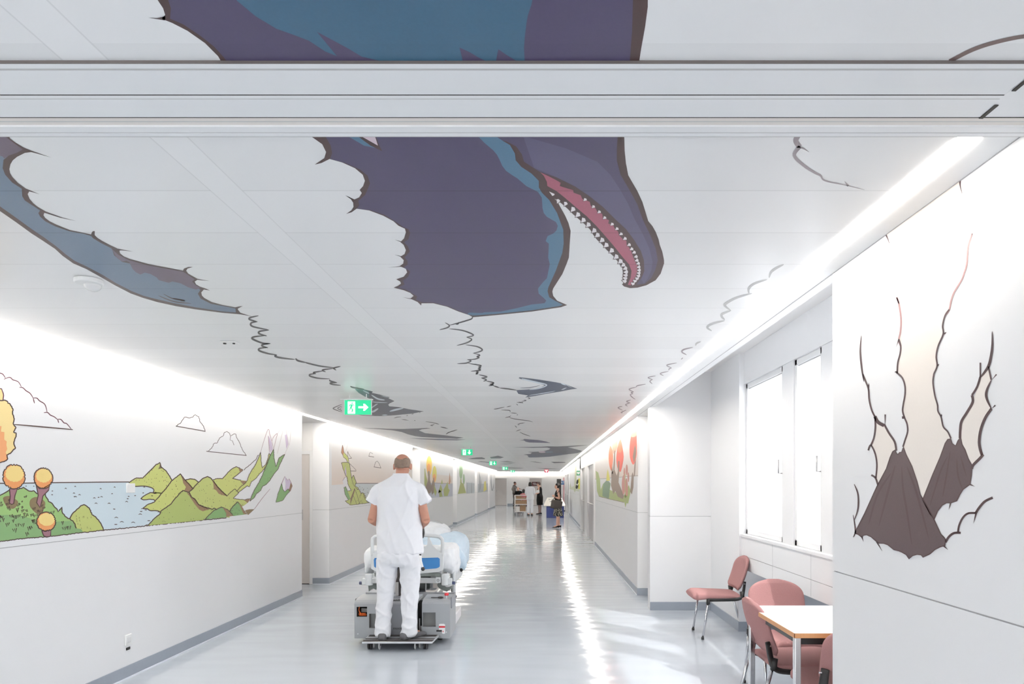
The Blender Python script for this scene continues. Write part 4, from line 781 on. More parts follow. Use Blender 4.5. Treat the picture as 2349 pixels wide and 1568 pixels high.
w.poly([(672, 500), (680, 380), (700, 250), (730, 150), (760, 110), (785, 170), (790, 330), (792, 560), (770, 680), (742, 745), (715, 735), (680, 640)], W['red'], 5, sm=2); w.poly([(690, 280), (730, 150), (760, 112), (785, 170), (786, 270), (740, 300)], W['coral'], 6, sm=2); w.poly([(725, 620), (745, 480), (765, 420), (785, 520), (770, 640), (745, 720)], W['mud'], 6)
for cx_, cy_, rx_, ry_ in ((588, 880, 15, 80), (627, 835, 18, 88), (653, 955, 14, 80), (575, 1080, 30, 160), (622, 1140, 24, 170)): w.blob((cx_, cy_), rx_, ry_, W['dusty'], 6)
w.poly([(592, 1240), (642, 1270), (620, 1390), (605, 1452), (592, 1380)], W['meadow'], 7); w.line([(600, 900), (605, 1300)], 8, W['meadow'], 7)
w.poly([(682, 1190), (695, 1050), (708, 920), (722, 870), (742, 940), (736, 1120), (718, 1200), (712, 1235)], W['mud'], 6)
w.line([(170, 1268), (400, 1325), (580, 1365)], 7, W['bark'], 5, jag=3)
w.done(WR, 'painted red tulip shaped trees on a green meadow')
w = Mural('right'); w.frame(1230, 1050, 9.227)
w.poly([(705, 640), (720, 520), (745, 620), (790, 590), (860, 610), (910, 600), (910, 712), (705, 655)], W['palegreen'], 1); w.poly([(828, 165), (852, 165), (856, 480), (840, 650), (822, 735), (800, 690)], W['palegreen2'], 2)
w.done(WR, 'painted pale green plants')
# ================================================================== furniture and fittings
M['rose'] = mat('dusty rose upholstery', (.645, .465, .46), .85, var=.05, scale=220, bump=.25, spec=.2)
M['frame'] = mat('black plastic chair frame', (.11, .10, .10), .42)
M['chrome'] = mat('chrome tube', (.82, .82, .83), .16, 1.0, var=.01)
M['tabletop'] = mat('white laminate', (.95, .945, .93), .3, var=.005)
M['beech'] = mat('beech edge', (.80, .56, .36), .45, var=.06, scale=30, stretch=(8, 1, 1))
M['rubber'] = mat('dark rubber', (.16, .155, .16), .6)

def chair_proto():
    t = thing('upholstered_chair', 'rose upholstered chair standing alone in front of the block, back to the window wall', 'chair', group='rose upholstered chairs')
    g = B()                                             # seat: rolled front, domed top
    prof = [(-.205, .405, .418), (-.19, .398, .432), (-.10, .392, .438), (.02, .390, .442), (.12, .385, .448), (.19, .376, .452), (.225, .372, .450), (.248, .378, .443), (.262, .392, .430), (.266, .405, .417)]
    rs = []
    pp, _ = smooth_path([Vector(q) for q in prof], [1] * len(prof), 4)
    for y, zb, zt in pp:
        u = (y + .205) / .467; hw = .205 + .022 * math.sin(PI * min(1, u * 1.1)) - (.035 if u > .93 else .012 if u < .03 else 0)
        rr = []
        for k in range(28):
            a = 2 * PI * k / 28; ca, sa = math.cos(a), math.sin(a)
            x = hw * math.copysign(abs(ca) ** .35, ca); z = (zb + zt) / 2 + (zt - zb) / 2 * math.copysign(abs(sa) ** .6, sa)
            rr.append((x, y, z + .006 * (1 - (x / hw) ** 2) * (sa > 0)))
        rs.append(rr)
    g.rings(rs, M['rose']); g.obj('seat', t)
    g = B(); rs = []                                    # backrest shell: rounded top, leaning and curved
    for j in range(33):
        v = j / 32; z = .475 + .325 * v
        hw = .20 + .012 * math.sin(PI * v)
        if v > .62: hw *= max(.05, (1 - ((v - .62) / .38) ** 2.6)) ** .5
        if v < .12: hw *= .86 + .14 * v / .12
        yc = -.20 - .10 * v - .015 * math.sin(PI * v)
        th = .024 if .05 < v < .95 else .012
        rr = []
        for k in range(28):
            a = 2 * PI * k / 28; ca, sa = math.cos(a), math.sin(a)
            x = hw * math.copysign(abs(ca) ** .5, ca); y = th * math.copysign(abs(sa) ** .7, sa)
            rr.append((x, yc + y + .035 * (x / .21) ** 2, z))
        rs.append(rr)
    g.rings(rs, M['rose']); g.obj('backrest', t)
    g = B()
    for sx in (-1, 1):
        g.tube([(sx * .205, .13, .385), (sx * .208, 0, .388), (sx * .208, -.15, .392), (sx * .205, -.205, .415), (sx * .198, -.222, .47), (sx * .192, -.238, .565)], [(.014, .022)] * 4 + [(.012, .024), (.010, .022)], M['frame'], n=12, sub=4)
        g.tube([(sx * .206, .125, .40), (sx * .206, .128, .345)], .0185, M['frame'], n=12)
        g.tube([(sx * .21, -.20, .47), (sx * .214, -.212, .40)], .019, M['frame'], n=12)
        g.cyl((sx * .213, -.228, .545), .006, .012, 'x', M['chrome'])
    for y in (.09, -.13): g.box(-.2, .2, y - .012, y + .012, .372, .386, M['frame'])
    g.obj('seat_frame', t)
    for sx in (-1, 1):
        for a, b in (((sx * .206, .128, .37), (sx * .213, .182, .012)), ((sx * .213, -.208, .44), (sx * .215, -.325, .012))):
            g = B(); g.tube([a, Vector(a).lerp(Vector(b), .5), b], .0105, M['chrome'], n=12); lg = g.obj('leg', t)
            g = B(); g.tube([(b[0], b[1] - (.0 if b[1] > 0 else .002), .025), (b[0], b[1], .0005)], [.0135, .0145], M['rubber'], n=12); g.obj('leg_cap', lg)
    return t
ch = chair_proto(); ch.location = (1.745, 6.85, 0); ch.rotation_euler = (0, 0, R(90))
for (x, y, rz, lab) in ((1.755, 4.86, 180, 'rose upholstered chair on the far side of the white table, facing the camera'), (1.60, 4.30, -90, 'rose upholstered chair at the left side of the white table, back to the corridor'), (1.65, 3.735, 0, 'rose upholstered chair at the near side of the white table, half hidden by wall')):
    q = copy_tree(ch); q.location = (x, y, 0); q.rotation_euler = (0, 0, R(rz)); q['label'] = lab

t = thing('table', 'white topped table with beech edge and chrome legs by the window', 'table', (1.67, 3.95, 0))
x0, x1, y0, y1 = 1.315, 2.03, 3.545, 4.36
g = B(); g.box(x0 + .003, x1 - .003, y0 + .003, y1 - .003, .717, .7405, M['tabletop']); g.obj('tabletop', t)
g = B()
for a in ((x0, x1, y0, y0 + .003), (x0, x1, y1 - .003, y1), (x0, x0 + .003, y0, y1), (x1 - .003, x1, y0, y1)): g.box(*a, .715, .7395, M['beech'])
g.obj('edge_band', t)
g = B()
for a in ((x0 + .03, x1 - .03, y0 + .03, y0 + .05), (x0 + .03, x1 - .03, y1 - .05, y1 - .03), (x0 + .03, x0 + .05, y0 + .03, y1 - .03), (x1 - .05, x1 - .03, y0 + .03, y1 - .03)): g.box(*a, .675, .716, M['frame'])
g.obj('apron', t)
for x in (x0 + .022, x1 - .022):
    for y in (y0 + .022, y1 - .022):
        g = B(); g.box(x - .017, x + .017, y - .017, y + .017, .012, .716, M['chrome'], .004); lg = g.obj('leg', t)
        g = B(); g.box(x - .018, x + .018, y - .018, y + .018, 0.0005, .014, M['rubber'], .002); g.obj('leg_cap', lg)

# ---------------------------------------------------------------- ceiling fittings
M['plastic'] = mat('white plastic', (.93, .93, .925), .35, var=.004)
M['frost'] = mat('frosted dome', (.86, .86, .86), .25, var=.01)
t = thing('motion_detector', 'round white domed motion detector on the ceiling beside the wing tip', 'detector', (-2.08, 3.09, ZC))
g = B(); g.cyl((-2.08, 3.09, ZC - .012), .058, .022, 'z', M['plastic'], 32, .005); g.obj('base', t)
g = B(); g.ell((-2.075, 3.11, ZC - .022), (.036, .036, .030), M['frost']); g.obj('dome', t)
g = B()
t = thing('ceiling_sensor', 'small white ceiling sensor with two dark dots near the left wall', 'sensor', (-2.07, 4.45, ZC))
g.box(-2.12, -2.02, 4.42, 4.49, ZC - .008, ZC - .001, M['plastic'], .003); g.obj('plate', t)
g = B(); g.cyl((-2.10, 4.45, ZC - .011), .010, .008, 'z', M['rubber'], 12); g.obj('lens', t)
g = B(); g.cyl((-2.04, 4.45, ZC - .011), .008, .008, 'z', M['rubber'], 12); g.obj('lens', t)

M['sgreen'] = mat('lit green sign', (.05, .74, .50), .4, emit=.75, var=.02)
M['swhite'] = mat('lit white symbol', (.93, 1, .97), .4, emit=1.0, var=0)
def exit_sign(Y, x, lab, arrow, w=.275, h=.15):
    zt = ZC - .065
    t = thing('exit_sign', lab, 'sign', (x + w / 2, Y, ZC), 'hanging green exit signs')
    g = B(); g.box(x - .04, x + w + .012, Y - .03, Y + .03, zt, zt + .012, M['plastic'], .002)
    g.box(x - .004, x, Y - .008, Y + .008, zt - h, zt, M['plastic']); g.box(x + w, x + w + .004, Y - .008, Y + .008, zt - h, zt, M['plastic'])
    for xx in (x + .05, x + w - .05): g.cyl((xx, Y, ZC - .027), .005, .054, 'z', M['plastic'], 10)
    g.obj('sign_holder', t)
    g = B(); g.box(x, x + w, Y - .006, Y + .006, zt - h, zt - .002, M['sgreen']); g.obj('panel', t)
    g = B(); yf = Y - .0075
    def pl(pts, m, d=0): g.face([(x + a * w, yf - d, zt - h + b * h) for a, b in pts], m)
    pl([(.12, .06), (.40, .06), (.40, .90), (.12, .90)], M['swhite'])                                # doorway
    G = M['sgreen']; d = .0006                                                                       # running figure
    g.face([(x + w * (.285 + .028 * math.cos(k * PI / 6)), yf - d, zt - h + h * (.78 + .055 * math.sin(k * PI / 6))) for k in range(12)], G)
    for q in ([(.20, .70), (.30, .70), (.31, .64), (.27, .45), (.20, .45), (.23, .62)], [(.20, .70), (.15, .56), (.17, .54), (.23, .66)], [(.30, .69), (.36, .58), (.385, .60), (.32, .72)], [(.22, .48), (.27, .45), (.33, .34), (.29, .14), (.26, .16), (.28, .33)], [(.20, .47), (.24, .44), (.21, .30), (.13, .26), (.13, .30), (.19, .33)]): pl(q, G, d)
    if arrow == 'right': A = [(.52, .43), (.72, .43), (.70, .26), (.76, .26), (.90, .50), (.76, .74), (.70, .74), (.72, .57), (.52, .57)]
    else: A = [(.66, .86), (.66, .48), (.56, .48), (.56, .42), (.71, .14), (.86, .42), (.86, .48), (.76, .48), (.76, .86)]
    pl(A, M['swhite']); g.obj('symbol', t)
exit_sign(7.0, -2.06, 'nearest green exit sign with running figure and right pointing arrow', 'right')
for Y, lab in ((16.7, 'green exit sign with down arrow, second along the ceiling after the nearest'), (25.2, 'green exit sign with down arrow, third from the camera along the ceiling'), (33.2, 'small green exit sign with down arrow, fourth from the camera'), (41.0, 'tiny green exit sign with down arrow, farthest along the ceiling')): exit_sign(Y, -2.03, lab, 'down')
M['sred'] = mat('red sign', (.88, .25, .36), .4, emit=.35, var=.02)
t = thing('fire_extinguisher_sign', 'small red and white sign hanging from the ceiling near the far end', 'sign', (.17, 41, ZC))
g = B(); g.box(.04, .30, 40.99, 41.01, 2.24, 2.44, M['sred']); g.cyl((.17, 41, 2.45), .006, .02, 'z', M['plastic'], 8); g.obj('panel', t)
g = B(); g.face([(.07, 40.985, 2.41), (.27, 40.985, 2.41), (.27, 40.985, 2.38), (.07, 40.985, 2.38)], M['swhite']); g.face([(.10, 40.985, 2.36), (.24, 40.985, 2.36), (.17, 40.985, 2.27)], M['swhite']); g.obj('symbol', t)

# ---------------------------------------------------------------- wall fittings
t = thing('wall_socket', 'white wall socket with dark plug low on the left wall', 'socket', (XL, 5.31, .30))
g = B(); g.box(XL, XL + .012, 5.27, 5.35, .26, .345, M['plastic'], .004); g.box(XL + .011, XL + .015, 5.29, 5.33, .28, .325, M['frost'], .003); g.obj('plate', t)
g = B(); g.box(XL, XL + .008, 5.29, 5.335, .222, .243, M['black'], .002); g.obj('label_strip', t)
g = B(); g.box(XL, XL + .007, 5.29, 5.40, 1.455, 1.53, M['plastic'], .003); g.obj('wall_plate', label='blank white cover plate on the sea of the left mural', cat='cover plate')

M['aed'] = mat('green heart sign', (.22, .56, .40), .5)
t = thing('defibrillator_sign', 'green square sign with a white heart sticking out of the right wall', 'sign', (XR, 24.0, 1.93))
g = B(); g.box(1.17, XR, 24.0, 24.01, 1.845, 2.015, M['aed']); g.obj('panel', t)
g = B(); hp = [(16 * math.sin(a) ** 3, 13 * math.cos(a) - 5 * math.cos(2 * a) - 2 * math.cos(3 * a) - math.cos(4 * a)) for a in [2 * PI * k / 40 for k in range(40)]]
g.face([(1.232 + a * .0031, 23.995, 1.932 + b * .0034) for a, b in hp], M['white'])
g.face([(1.238, 23.993, 1.965), (1.224, 23.993, 1.925), (1.236, 23.993, 1.93), (1.228, 23.993, 1.895), (1.246, 23.993, 1.94), (1.234, 23.993, 1.937)], M['aed']); g.obj('symbol', t)
M['yel'] = mat('yellow board', (.80, .80, .33), .5)
g = B(); g.box(XR - .05, XR, 24.0, 24.35, 1.36, 1.74, M['yel'], .01); g.obj('wall_cabinet', label='yellow wall cabinet below the green heart sign', cat='cabinet')
t = thing('defibrillator_case', 'black carrying case hung on the yellow wall cabinet', 'case', (1.22, 24.15, 1.4))
g = B(); g.prism([(1.14, 1.42), (1.17, 1.62), (1.20, 1.70), (1.237, 1.70), (1.237, 1.46), (1.20, 1.38), (1.16, 1.37)], 'y', 24.02, 24.3, M['black'], .012); g.obj('body', t)
g = B(); g.tube([(1.16, 24.01, 1.55), (1.20, 24.0, 1.50), (1.235, 24.01, 1.58)], .012, M['frost'], sub=3); g.obj('strap', t)

# ---------------------------------------------------------------- far end: trolley, cartons, display counter, signs
M['carton'] = mat('brown cardboard', (.60, .47, .35), .8, var=.04, scale=15)
M['paint'] = mat('white enamel', (.92, .90, .88), .35)
M['plum'] = mat('plum seat', (.35, .22, .24), .7)
X0, X1, Y0, Y1 = -1.44, -.80, 33.7, 34.3
t = thing('trolley', 'white three shelf trolley on castors loaded with cartons, left of the white clad person', 'trolley', ((X0 + X1) / 2, 34.0, 0))
g = B()
for x in (X0, X1):
    for y in (Y0, Y1): g.tube([(x, y, .12), (x, y, .98)], .014, M['paint'])
    g.tube([(x, Y0, .985), (x, Y1, .985)], .014, M['paint']); 
for y in (Y0, Y1): g.tube([(X0, y, .985), (X1, y, .985)], .014, M['paint'])
g.obj('trolley_frame', t)
for z in (.16, .52, .78):
    g = B(); g.box(X0, X1, Y0, Y1, z - .012, z + .012, M['paint'], .004); g.box(X0, X1, Y0, Y0 + .01, z, z + .035, M['paint']); g.obj('shelf', t)
for x in (X0 + .02, X1 - .02):
    for y in (Y0 + .03, Y1 - .03):
        g = B(); g.cyl((x, y, .061), .06, .03, 'x', M['rubber'], 18); g.box(x - .022, x + .022, y - .01, y + .01, .06, .15, M['chrome']); g.obj('castor', t)
for q, lab in (((X0 + .06, X0 + .34, Y0 + .08, Y0 + .42, .795, .95), 'brown carton on the top shelf of the trolley'), ((X0 + .36, X1 - .04, Y0 + .06, Y0 + .4, .795, .88), 'low open carton on the top shelf of the trolley'), ((X0 + .05, X1 - .06, Y0 + .06, Y0 + .5, .535, .735), 'wide brown carton on the middle shelf of the trolley'),
               ((X0 + .26, X1 - .10, Y0 + .05, Y0 + .45, .175, .49), 'tall brown carton on the bottom shelf of the trolley'), ((X0 + .07, X0 + .24, Y0 + .05, Y0 + .35, .175, .43), 'white box on the bottom shelf of the trolley')):
    mm = M['paint'] if 'white box' in lab else M['carton']
    t2 = thing('carton', lab, 'box', ((q[0] + q[1]) / 2, (q[2] + q[3]) / 2, q[4]), 'cartons on the trolley')
    g = B(); g.box(*q, mm, .004); g.obj('carton_body', t2)
    g = B(); g.box((q[0] + q[1]) / 2 - .02, (q[0] + q[1]) / 2 + .02, q[2] - .0015, q[3], q[5] - .0, q[5] + .0015, M['trim2']); g.obj('tape', t2)

M['navy'] = mat('blue fabric panel', (.17, .215, .45), .7)
M['cream'] = mat('cream counter top', (.93, .91, .87), .4)
t = thing('display_counter', 'blue fronted display counter with sloping white top behind the woman in the patterned skirt', 'counter', (.5, 31.4, 0))
g = B(); g.box(.13, .93, 31.0, 32.3, 0.0005, .56, M['navy'], .01); g.obj('counter_body', t)
g = B()
rs = [[(.0, 30.93, .535), (1.0, 30.93, .535), (1.0, 30.93, .555), (.0, 30.93, .555)], [(.0, 31.1, .56), (1.0, 31.1, .56), (1.0, 31.1, .60), (.0, 31.1, .60)], [(.18, 32.5, .86), (.86, 32.5, .86), (.86, 32.5, .90), (.18, 32.5, .90)]]
g.rings(rs, M['cream'], smooth=False); g.box(.2, .84, 32.3, 32.45, 0, .86, M['cream']); g.obj('counter_top', t)
for i, (x, y) in enumerate(((.28, 32.0), (.42, 32.05), (.33, 31.6), (.80, 31.9))):
    z = .60 + (y - 31.1) / 1.4 * .30
    g = B(); g.cyl((x, y, z + .028), .045, .055, 'z', M['frost'] if i < 3 else M['black'], 18, .006); g.tube([(x + .043, y, z + .045), (x + .075, y, z + .03), (x + .043, y, z + .012)], .006, M['frost'] if i < 3 else M['black'], sub=3)
    g.obj('cup', label=('grey cup on the display counter, left of the back pair', 'grey cup on the display counter, right of the back pair', 'grey cup on the display counter, nearest the front', 'black cup at the right edge of the display counter')[i], cat='cup', group='cups on the display counter')

t = thing('display_totem', 'tall black display panel standing behind the woman in the patterned skirt', 'display', (.82, 36, 0))
g = B(); g.box(.70, .935, 36, 36.06, .12, 1.82, M['black'], .008); g.obj('panel', t); g = B(); g.box(.62, 1.0, 35.9, 36.2, 0.0005, .02, M['steel'], .004); g.box(.80, .84, 36.01, 36.05, .02, .14, M['steel']); g.obj('foot_plate', t)
M['sblue'] = mat('blue sign', (.16, .36, .58), .5)
t = thing('blue_sign', 'blue sign lettered in white beside the black display panel', 'sign', (1.03, 36.3, 0))
g = B(); g.box(.945, 1.11, 36.3, 36.32, 1.52, 1.73, M['sblue']); g.obj('panel', t); g = B(); g.tube([(1.03, 36.31, .02), (1.03, 36.31, 1.53)], .01, M['steel']); g.box(.93, 1.13, 36.2, 36.42, .0005, .02, M['steel']); g.obj('stand', t)
text('RT', .15, M['white'], (1.03, 36.297, 1.625), FACE_CAM, 'lettering', t)
M['banner'] = mat('pink and red banner print', (.80, .58, .60), .6, var=.2, scale=2.5)
t = thing('roll_up_banner', 'narrow pink and red banner on a stand by the right wall', 'banner', (1.17, 39, 0))
g = B(); g.box(1.14, 1.20, 38.9, 39.5, .45, 1.93, M['banner']); g.obj('banner_sheet', t); g = B(); g.tube([(1.17, 39.2, .03), (1.17, 39.2, 1.95)], .012, M['rubber']); g.box(1.10, 1.24, 38.9, 39.5, .0005, .04, M['rubber']); g.obj('stand', t)
M['maroon'] = mat('dark red sign', (.30, .09, .12), .5)
t = thing('door_sign', 'dark red sign with white lines on the middle far door', 'sign', (-.62, YE - .06, 1.56))
g = B(); g.box(-.86, -.40, YE - .062, YE - .051, 1.42, 1.72, M['maroon']); g.obj('panel', t); g = B()
for z, a, b in ((1.63, -.80, -.58), (1.57, -.78, -.52), (1.51, -.74, -.46)): g.box(a, b, YE - .0645, YE - .062, z, z + .02, M['white'])
g.obj('lettering', t)

# ---------------------------------------------------------------- bed mover
M['bedgrey0'] = mat('white painted skirt', (.88, .88, .89), .4)
M['grey'] = mat('grey painted steel', (.60, .615, .63), .42, var=.01, scale=6)
M['greyd'] = mat('darker grey cover', (.53, .54, .565), .42, var=.01, scale=6)
M['pocket'] = mat('recessed grey', (.47, .475, .475), .5)
M['void'] = mat('dark inside', (.055, .05, .055), .7)
M['cable'] = mat('orange cable', (.93, .40, .15), .45)
M['redk'] = mat('red button', (.84, .14, .18), .35)
M['alu'] = mat('aluminium edge', (.80, .81, .82), .3, .7)
M['strip'] = mat('black grip strip', (.20, .18, .18), .8)
Yf = 6.43
t = thing('bed_mover', 'grey motorised bed mover with rear standing platform, hitched to the hospital bed', 'bed mover', (-1.345, 6.9, 0))
prof = [(Yf, .058), (Yf, .385), (Yf + .03, .412), (Yf + .10, .425), (Yf + .42, .432), (Yf + .42, .058)]
g = B()
def px2x(px, Y=Yf): return (px - CX) * Y / F
xa, xb, xc, xd = px2x(813), px2x(958), px2x(968), px2x(1032)
# left cover around two openings, right cover around one pocket
def cover(x0, x1, holes, m):
    xs = sorted({x0, x1, *[h[0] for h in holes], *[h[1] for h in holes]}); zs = sorted({.058, .385, *[h[2] for h in holes], *[h[3] for h in holes]})
    for i in range(len(xs) - 1):
        for j in range(len(zs) - 1):
            cx_, cz = (xs[i] + xs[i + 1]) / 2, (zs[j] + zs[j + 1]) / 2
            if any(h[0] < cx_ < h[1] and h[2] < cz < h[3] for h in holes): continue
            g.box(xs[i], xs[i + 1], Yf, Yf + .012, zs[j], zs[j + 1], m)
    g.prism([(Yf, .385), (Yf + .012, .40), (Yf + .05, .416), (Yf + .10, .424), (Yf + .30, .43), (Yf + .30, .405), (Yf + .06, .40), (Yf + .02, .385)], 'x', x0, x1, m)
def pz(py, Y=Yf): return EYE + (CY - py) * Y / F
cab = (px2x(818), px2x(842), pz(1414), pz(1391)); pk1 = (px2x(847), px2x(870), pz(1440), pz(1407)); pk2 = (px2x(969.5), px2x(999.5), pz(1437), pz(1404))
cover(xa, px2x(897), [cab, pk1], M['grey']); cover(px2x(922), xb, [], M['grey']); cover(xc, xd, [pk2], M['grey'])
g.box(xa - .001, xa + .012, Yf + .0125, Yf + .42, .058, .398, M['grey']); g.box(xd - .012, xd + .001, Yf + .0125, Yf + .42, .058, .398, M['grey']); g.box(xa, xd, Yf + .41, Yf + .42, .058, .43, M['grey'])
g.box(xa - .012, xa, Yf + .06, Yf + .36, .33, .425, M['greyd'], .008); g.box(xd, xd + .012, Yf + .06, Yf + .36, .33, .44, M['greyd'], .008)
g.obj('housing', t)
g = B(); g.prism([(Yf - .004, .062), (Yf - .004, .375), (Yf + .004, .39), (Yf + .03, .40), (Yf + .09, .434), (Yf + .3, .438), (Yf + .3, .40), (Yf + .05, .38), (Yf + .008, .36), (Yf + .008, .062)], 'x', px2x(897), px2x(922), M['greyd']); cc = g.obj('centre_cover', t)
text('moos', .037, M['rubber'], (px2x(912), Yf - .006, pz(1440)), FACE_CAM, 'lettering', cc, .001)
g = B(); g.cyl((px2x(902.5), Yf + .045, .4135), .012, .004, 'z', M['rubber'], 18); g.obj('logo_disc', cc)
text('ADAT', .030, M['rubber'], (px2x(915), Yf + .045, .4135), Matrix.Rotation(R(27), 4, 'X'), 'lettering', cc, .001)
g = B(); g.box(xa + .014, xd - .014, Yf + .10, Yf + .13, .065, .40, M['void']); g.box(xb, xc, Yf + .06, Yf + .07, .065, .395, M['void']); g.box(px2x(960), px2x(962), Yf + .03, Yf + .05, .10, .24, M['alu']); g.box(px2x(963.5), px2x(966), Yf + .03, Yf + .05, .12, .17, M['alu']); g.obj('inner_frame', t)
for p_ in (pk1, pk2):
    g = B(); g.box(p_[0], p_[1], Yf + .05, Yf + .06, p_[2], p_[3], M['pocket'])
    g.box(p_[0] - .003, p_[0], Yf + .001, Yf + .056, p_[2], p_[3], M['pocket']); g.box(p_[1], p_[1] + .003, Yf + .001, Yf + .056, p_[2], p_[3], M['pocket']); g.box(p_[0], p_[1], Yf + .001, Yf + .056, p_[2] - .003, p_[2] + .001, M['pocket'])
    g.obj('grip_pocket', t)
g = B(); pts = []
for k in range(90):
    u = k / 89; pts.append((cab[0] + .012 + (cab[1] - cab[0] - .03) * u, Yf + .035 + .012 * math.cos(u * 44), cab[2] + .017 + .012 * math.sin(u * 44)))
g.tube(pts, .0035, M['cable'], n=6); g.tube([(cab[0] + .02, Yf + .03, cab[3] - .004), (cab[0] + .014, Yf + .03, cab[3] - .04), (cab[0] + .035, Yf + .03, cab[2] + .02)], .004, M['cable'], sub=4); g.obj('coiled_cable', t)
g = B(); g.box(cab[0] + .03, cab[1] + .01, Yf + .055, Yf + .08, cab[2] + .035, cab[3] - .025, M['pocket']); g.obj('cable_reel', t)
g = B(); x, z = px2x(1021), .43
g.cyl((x, Yf + .10, .437), .012, .03, 'z', M['alu'], 14); g.cyl((x, Yf + .10, .462), .021, .026, 'z', M['redk'], 22, .007); g.obj('emergency_button', t)
g = B(); g.prism([(px2x(1007), pz(1431)), (px2x(1010), pz(1430)), (px2x(1018), pz(1430)), (px2x(1021), pz(1432)), (px2x(1021), pz(1452)), (px2x(1018), pz(1453)), (px2x(1014), pz(1452)), (px2x(1014), pz(1444)), (px2x(1007), pz(1444))], 'y', Yf - .0015, Yf, M['white'])
g.box(px2x(1007), px2x(1021), Yf - .0025, Yf - .001, pz(1439), pz(1435), M['redk']); g.box(px2x(1015.5), px2x(1017.5), Yf - .0025, Yf - .001, pz(1449), pz(1446), M['redk']); g.obj('warning_sticker', t)
g = B(); g.box(px2x(1001), px2x(1013.5), Yf - .003, Yf, pz(1448), pz(1444), M['void'], .001); g.obj('slot_plate', t)
for px_, py_ in ((821, 1453), (1024, 1449), (972, 1450)):
    g = B(); g.cyl((px2x(px_), Yf - .002, pz(py_)), .006, .005, 'y', M['alu'], 12); g.obj('bolt', t)
g = B(); g.box(px2x(985), px2x(1000), Yf + .09, Yf + .11, .428, .433, M['strip']); g.ell((px2x(1007), Yf + .10, .432), (.028, .02, .008), M['strip']); g.obj('key_panel', t)
g = B(); g.box(xa + .06, xd - .03, Yf + .42, 7.56, .05, .16, M['bedgrey0'], .01); g.box(-1.66, -1.34, 7.5, 9.0, .06, .15, M['alu'], .01); g.box(-1.62, -1.36, Yf + .42, 8.6, .15, .30, M['greyd'], .02); g.obj('chassis', t)
for x, y in ((xa + .12, 6.62), (xd - .12, 6.62), (-1.60, 8.7), (-1.40, 8.7)):
    for _ in (0,):
        g = B(); g.cyl((x, y, .0505), .05, .045, 'x', M['rubber'], 20, .006); g.obj('drive_wheel', t)
# platform
Yn, Yp = 6.13, 6.415
g = B(); xl, xr = -1.66, -1.01
def xt(y): return xl + .0 * y, xr + .0 * y
g.prism([(xl + .012, Yn), (xr, Yn), (xr + .016, Yp), (xl, Yp)], 'z', .078, .096, M['alu'], .003); 
pf = g.obj('platform', t)
g = B()
for a, b in ((Yn + .008, Yn + .065), (Yn + .10, Yn + .125), (Yp - .075, Yp - .012)): g.prism([(xl + .016, a), (xr - .004, a), (xr + .006, b), (xl + .012, b)], 'z', .0955, .0985, M['strip'])
g.obj('grip_strip', pf)
g = B(); g.box(-1.45, -1.20, Yp - .02, Yf + .12, .06, .085, M['greyd']); g.obj('hinge_arm', t)
def castor(x, y, m, w, r):
    g = B(); g.cyl((x, y, r + .0005), r, w, 'x', m, 18, .004); g.box(x - w * .7, x + w * .7, y - .008, y + .008, r, .08, M['strip']); g.obj('castor', t)
for px_ in (846.5, 852, 973.5, 979.5): castor((px_ - CX) * 6.25 / F, 6.25, M['rubber'], .018, .034)
for px_, y in ((858, 6.30), (871, 6.24), (953, 6.24), (963.5, 6.30)): castor((px_ - CX) * y / F, y, M['white'], .012, .034)
# steering mast and handle bar
g = B(); g.box(-1.43, -1.385, Yf + .10, Yf + .15, .425, .62, M['strip'], .006); g.tube([(-1.405, Yf + .125, .6), (-1.39, Yf + .14, .85), (-1.36, Yf + .17, 1.0)], .018, M['strip'], sub=4)
g.box(-1.45, -1.37, Yf + .08, Yf + .17, .425, .445, M['greyd'], .006); g.box(-1.425, -1.40, Yf + .07, Yf + .10, .45, .58, M['steel'], .003); g.obj('steering_mast', t)
g = B(); g.tube([(-1.50, 6.60, 1.085), (-1.46, 6.62, 1.03), (-1.36, 6.62, 1.0), (-1.26, 6.62, 1.02), (-1.20, 6.60, 1.085)], .015, M['strip'], sub=4); hb = g.obj('handle_bar', t)
for x, s_ in ((-1.515, -1), (-1.187, 1)):
    g = B(); g.tube([(x, 6.60, 1.0), (x + s_ * .004, 6.60, 1.05), (x, 6.60, 1.125)], [.015, .021, .017], M['black'], sub=4); g.obj('grip', hb)

# ---------------------------------------------------------------- hospital bed
M['bedgrey'] = mat('light grey bed plastic', (.83, .845, .855), .4, var=.01)
M['bedblue'] = mat('blue bed panel', (.18, .46, .73), .4, var=.01)
M['metal'] = mat('grey bed metal', (.74, .75, .76), .35, .3)
M['slatemet'] = mat('dark bed mechanism', (.43, .46, .45), .5, .2)
M['roll'] = mat('dark blue roller', (.20, .24, .38), .4)
YB = 7.4; kb = YB / F
def bx(px, Y=YB): return (px - CX) * Y / F
def bz(py, Y=YB): return EYE + (CY - py) * Y / F
t = thing('hospital_bed', 'grey hospital bed with blue striped footboard in front of the man in white', 'bed', (-1.48, 8.4, 0))
def arc(cx_, cz, rx, rz, a0, a1, n=8): return [(cx_ + rx * math.cos(R(a0 + (a1 - a0) * k / n)), cz + rz * math.sin(R(a0 + (a1 - a0) * k / n))) for k in range(n + 1)]
L, Rr, T, Bt = bx(850), bx(1017.5), bz(1226), bz(1312)
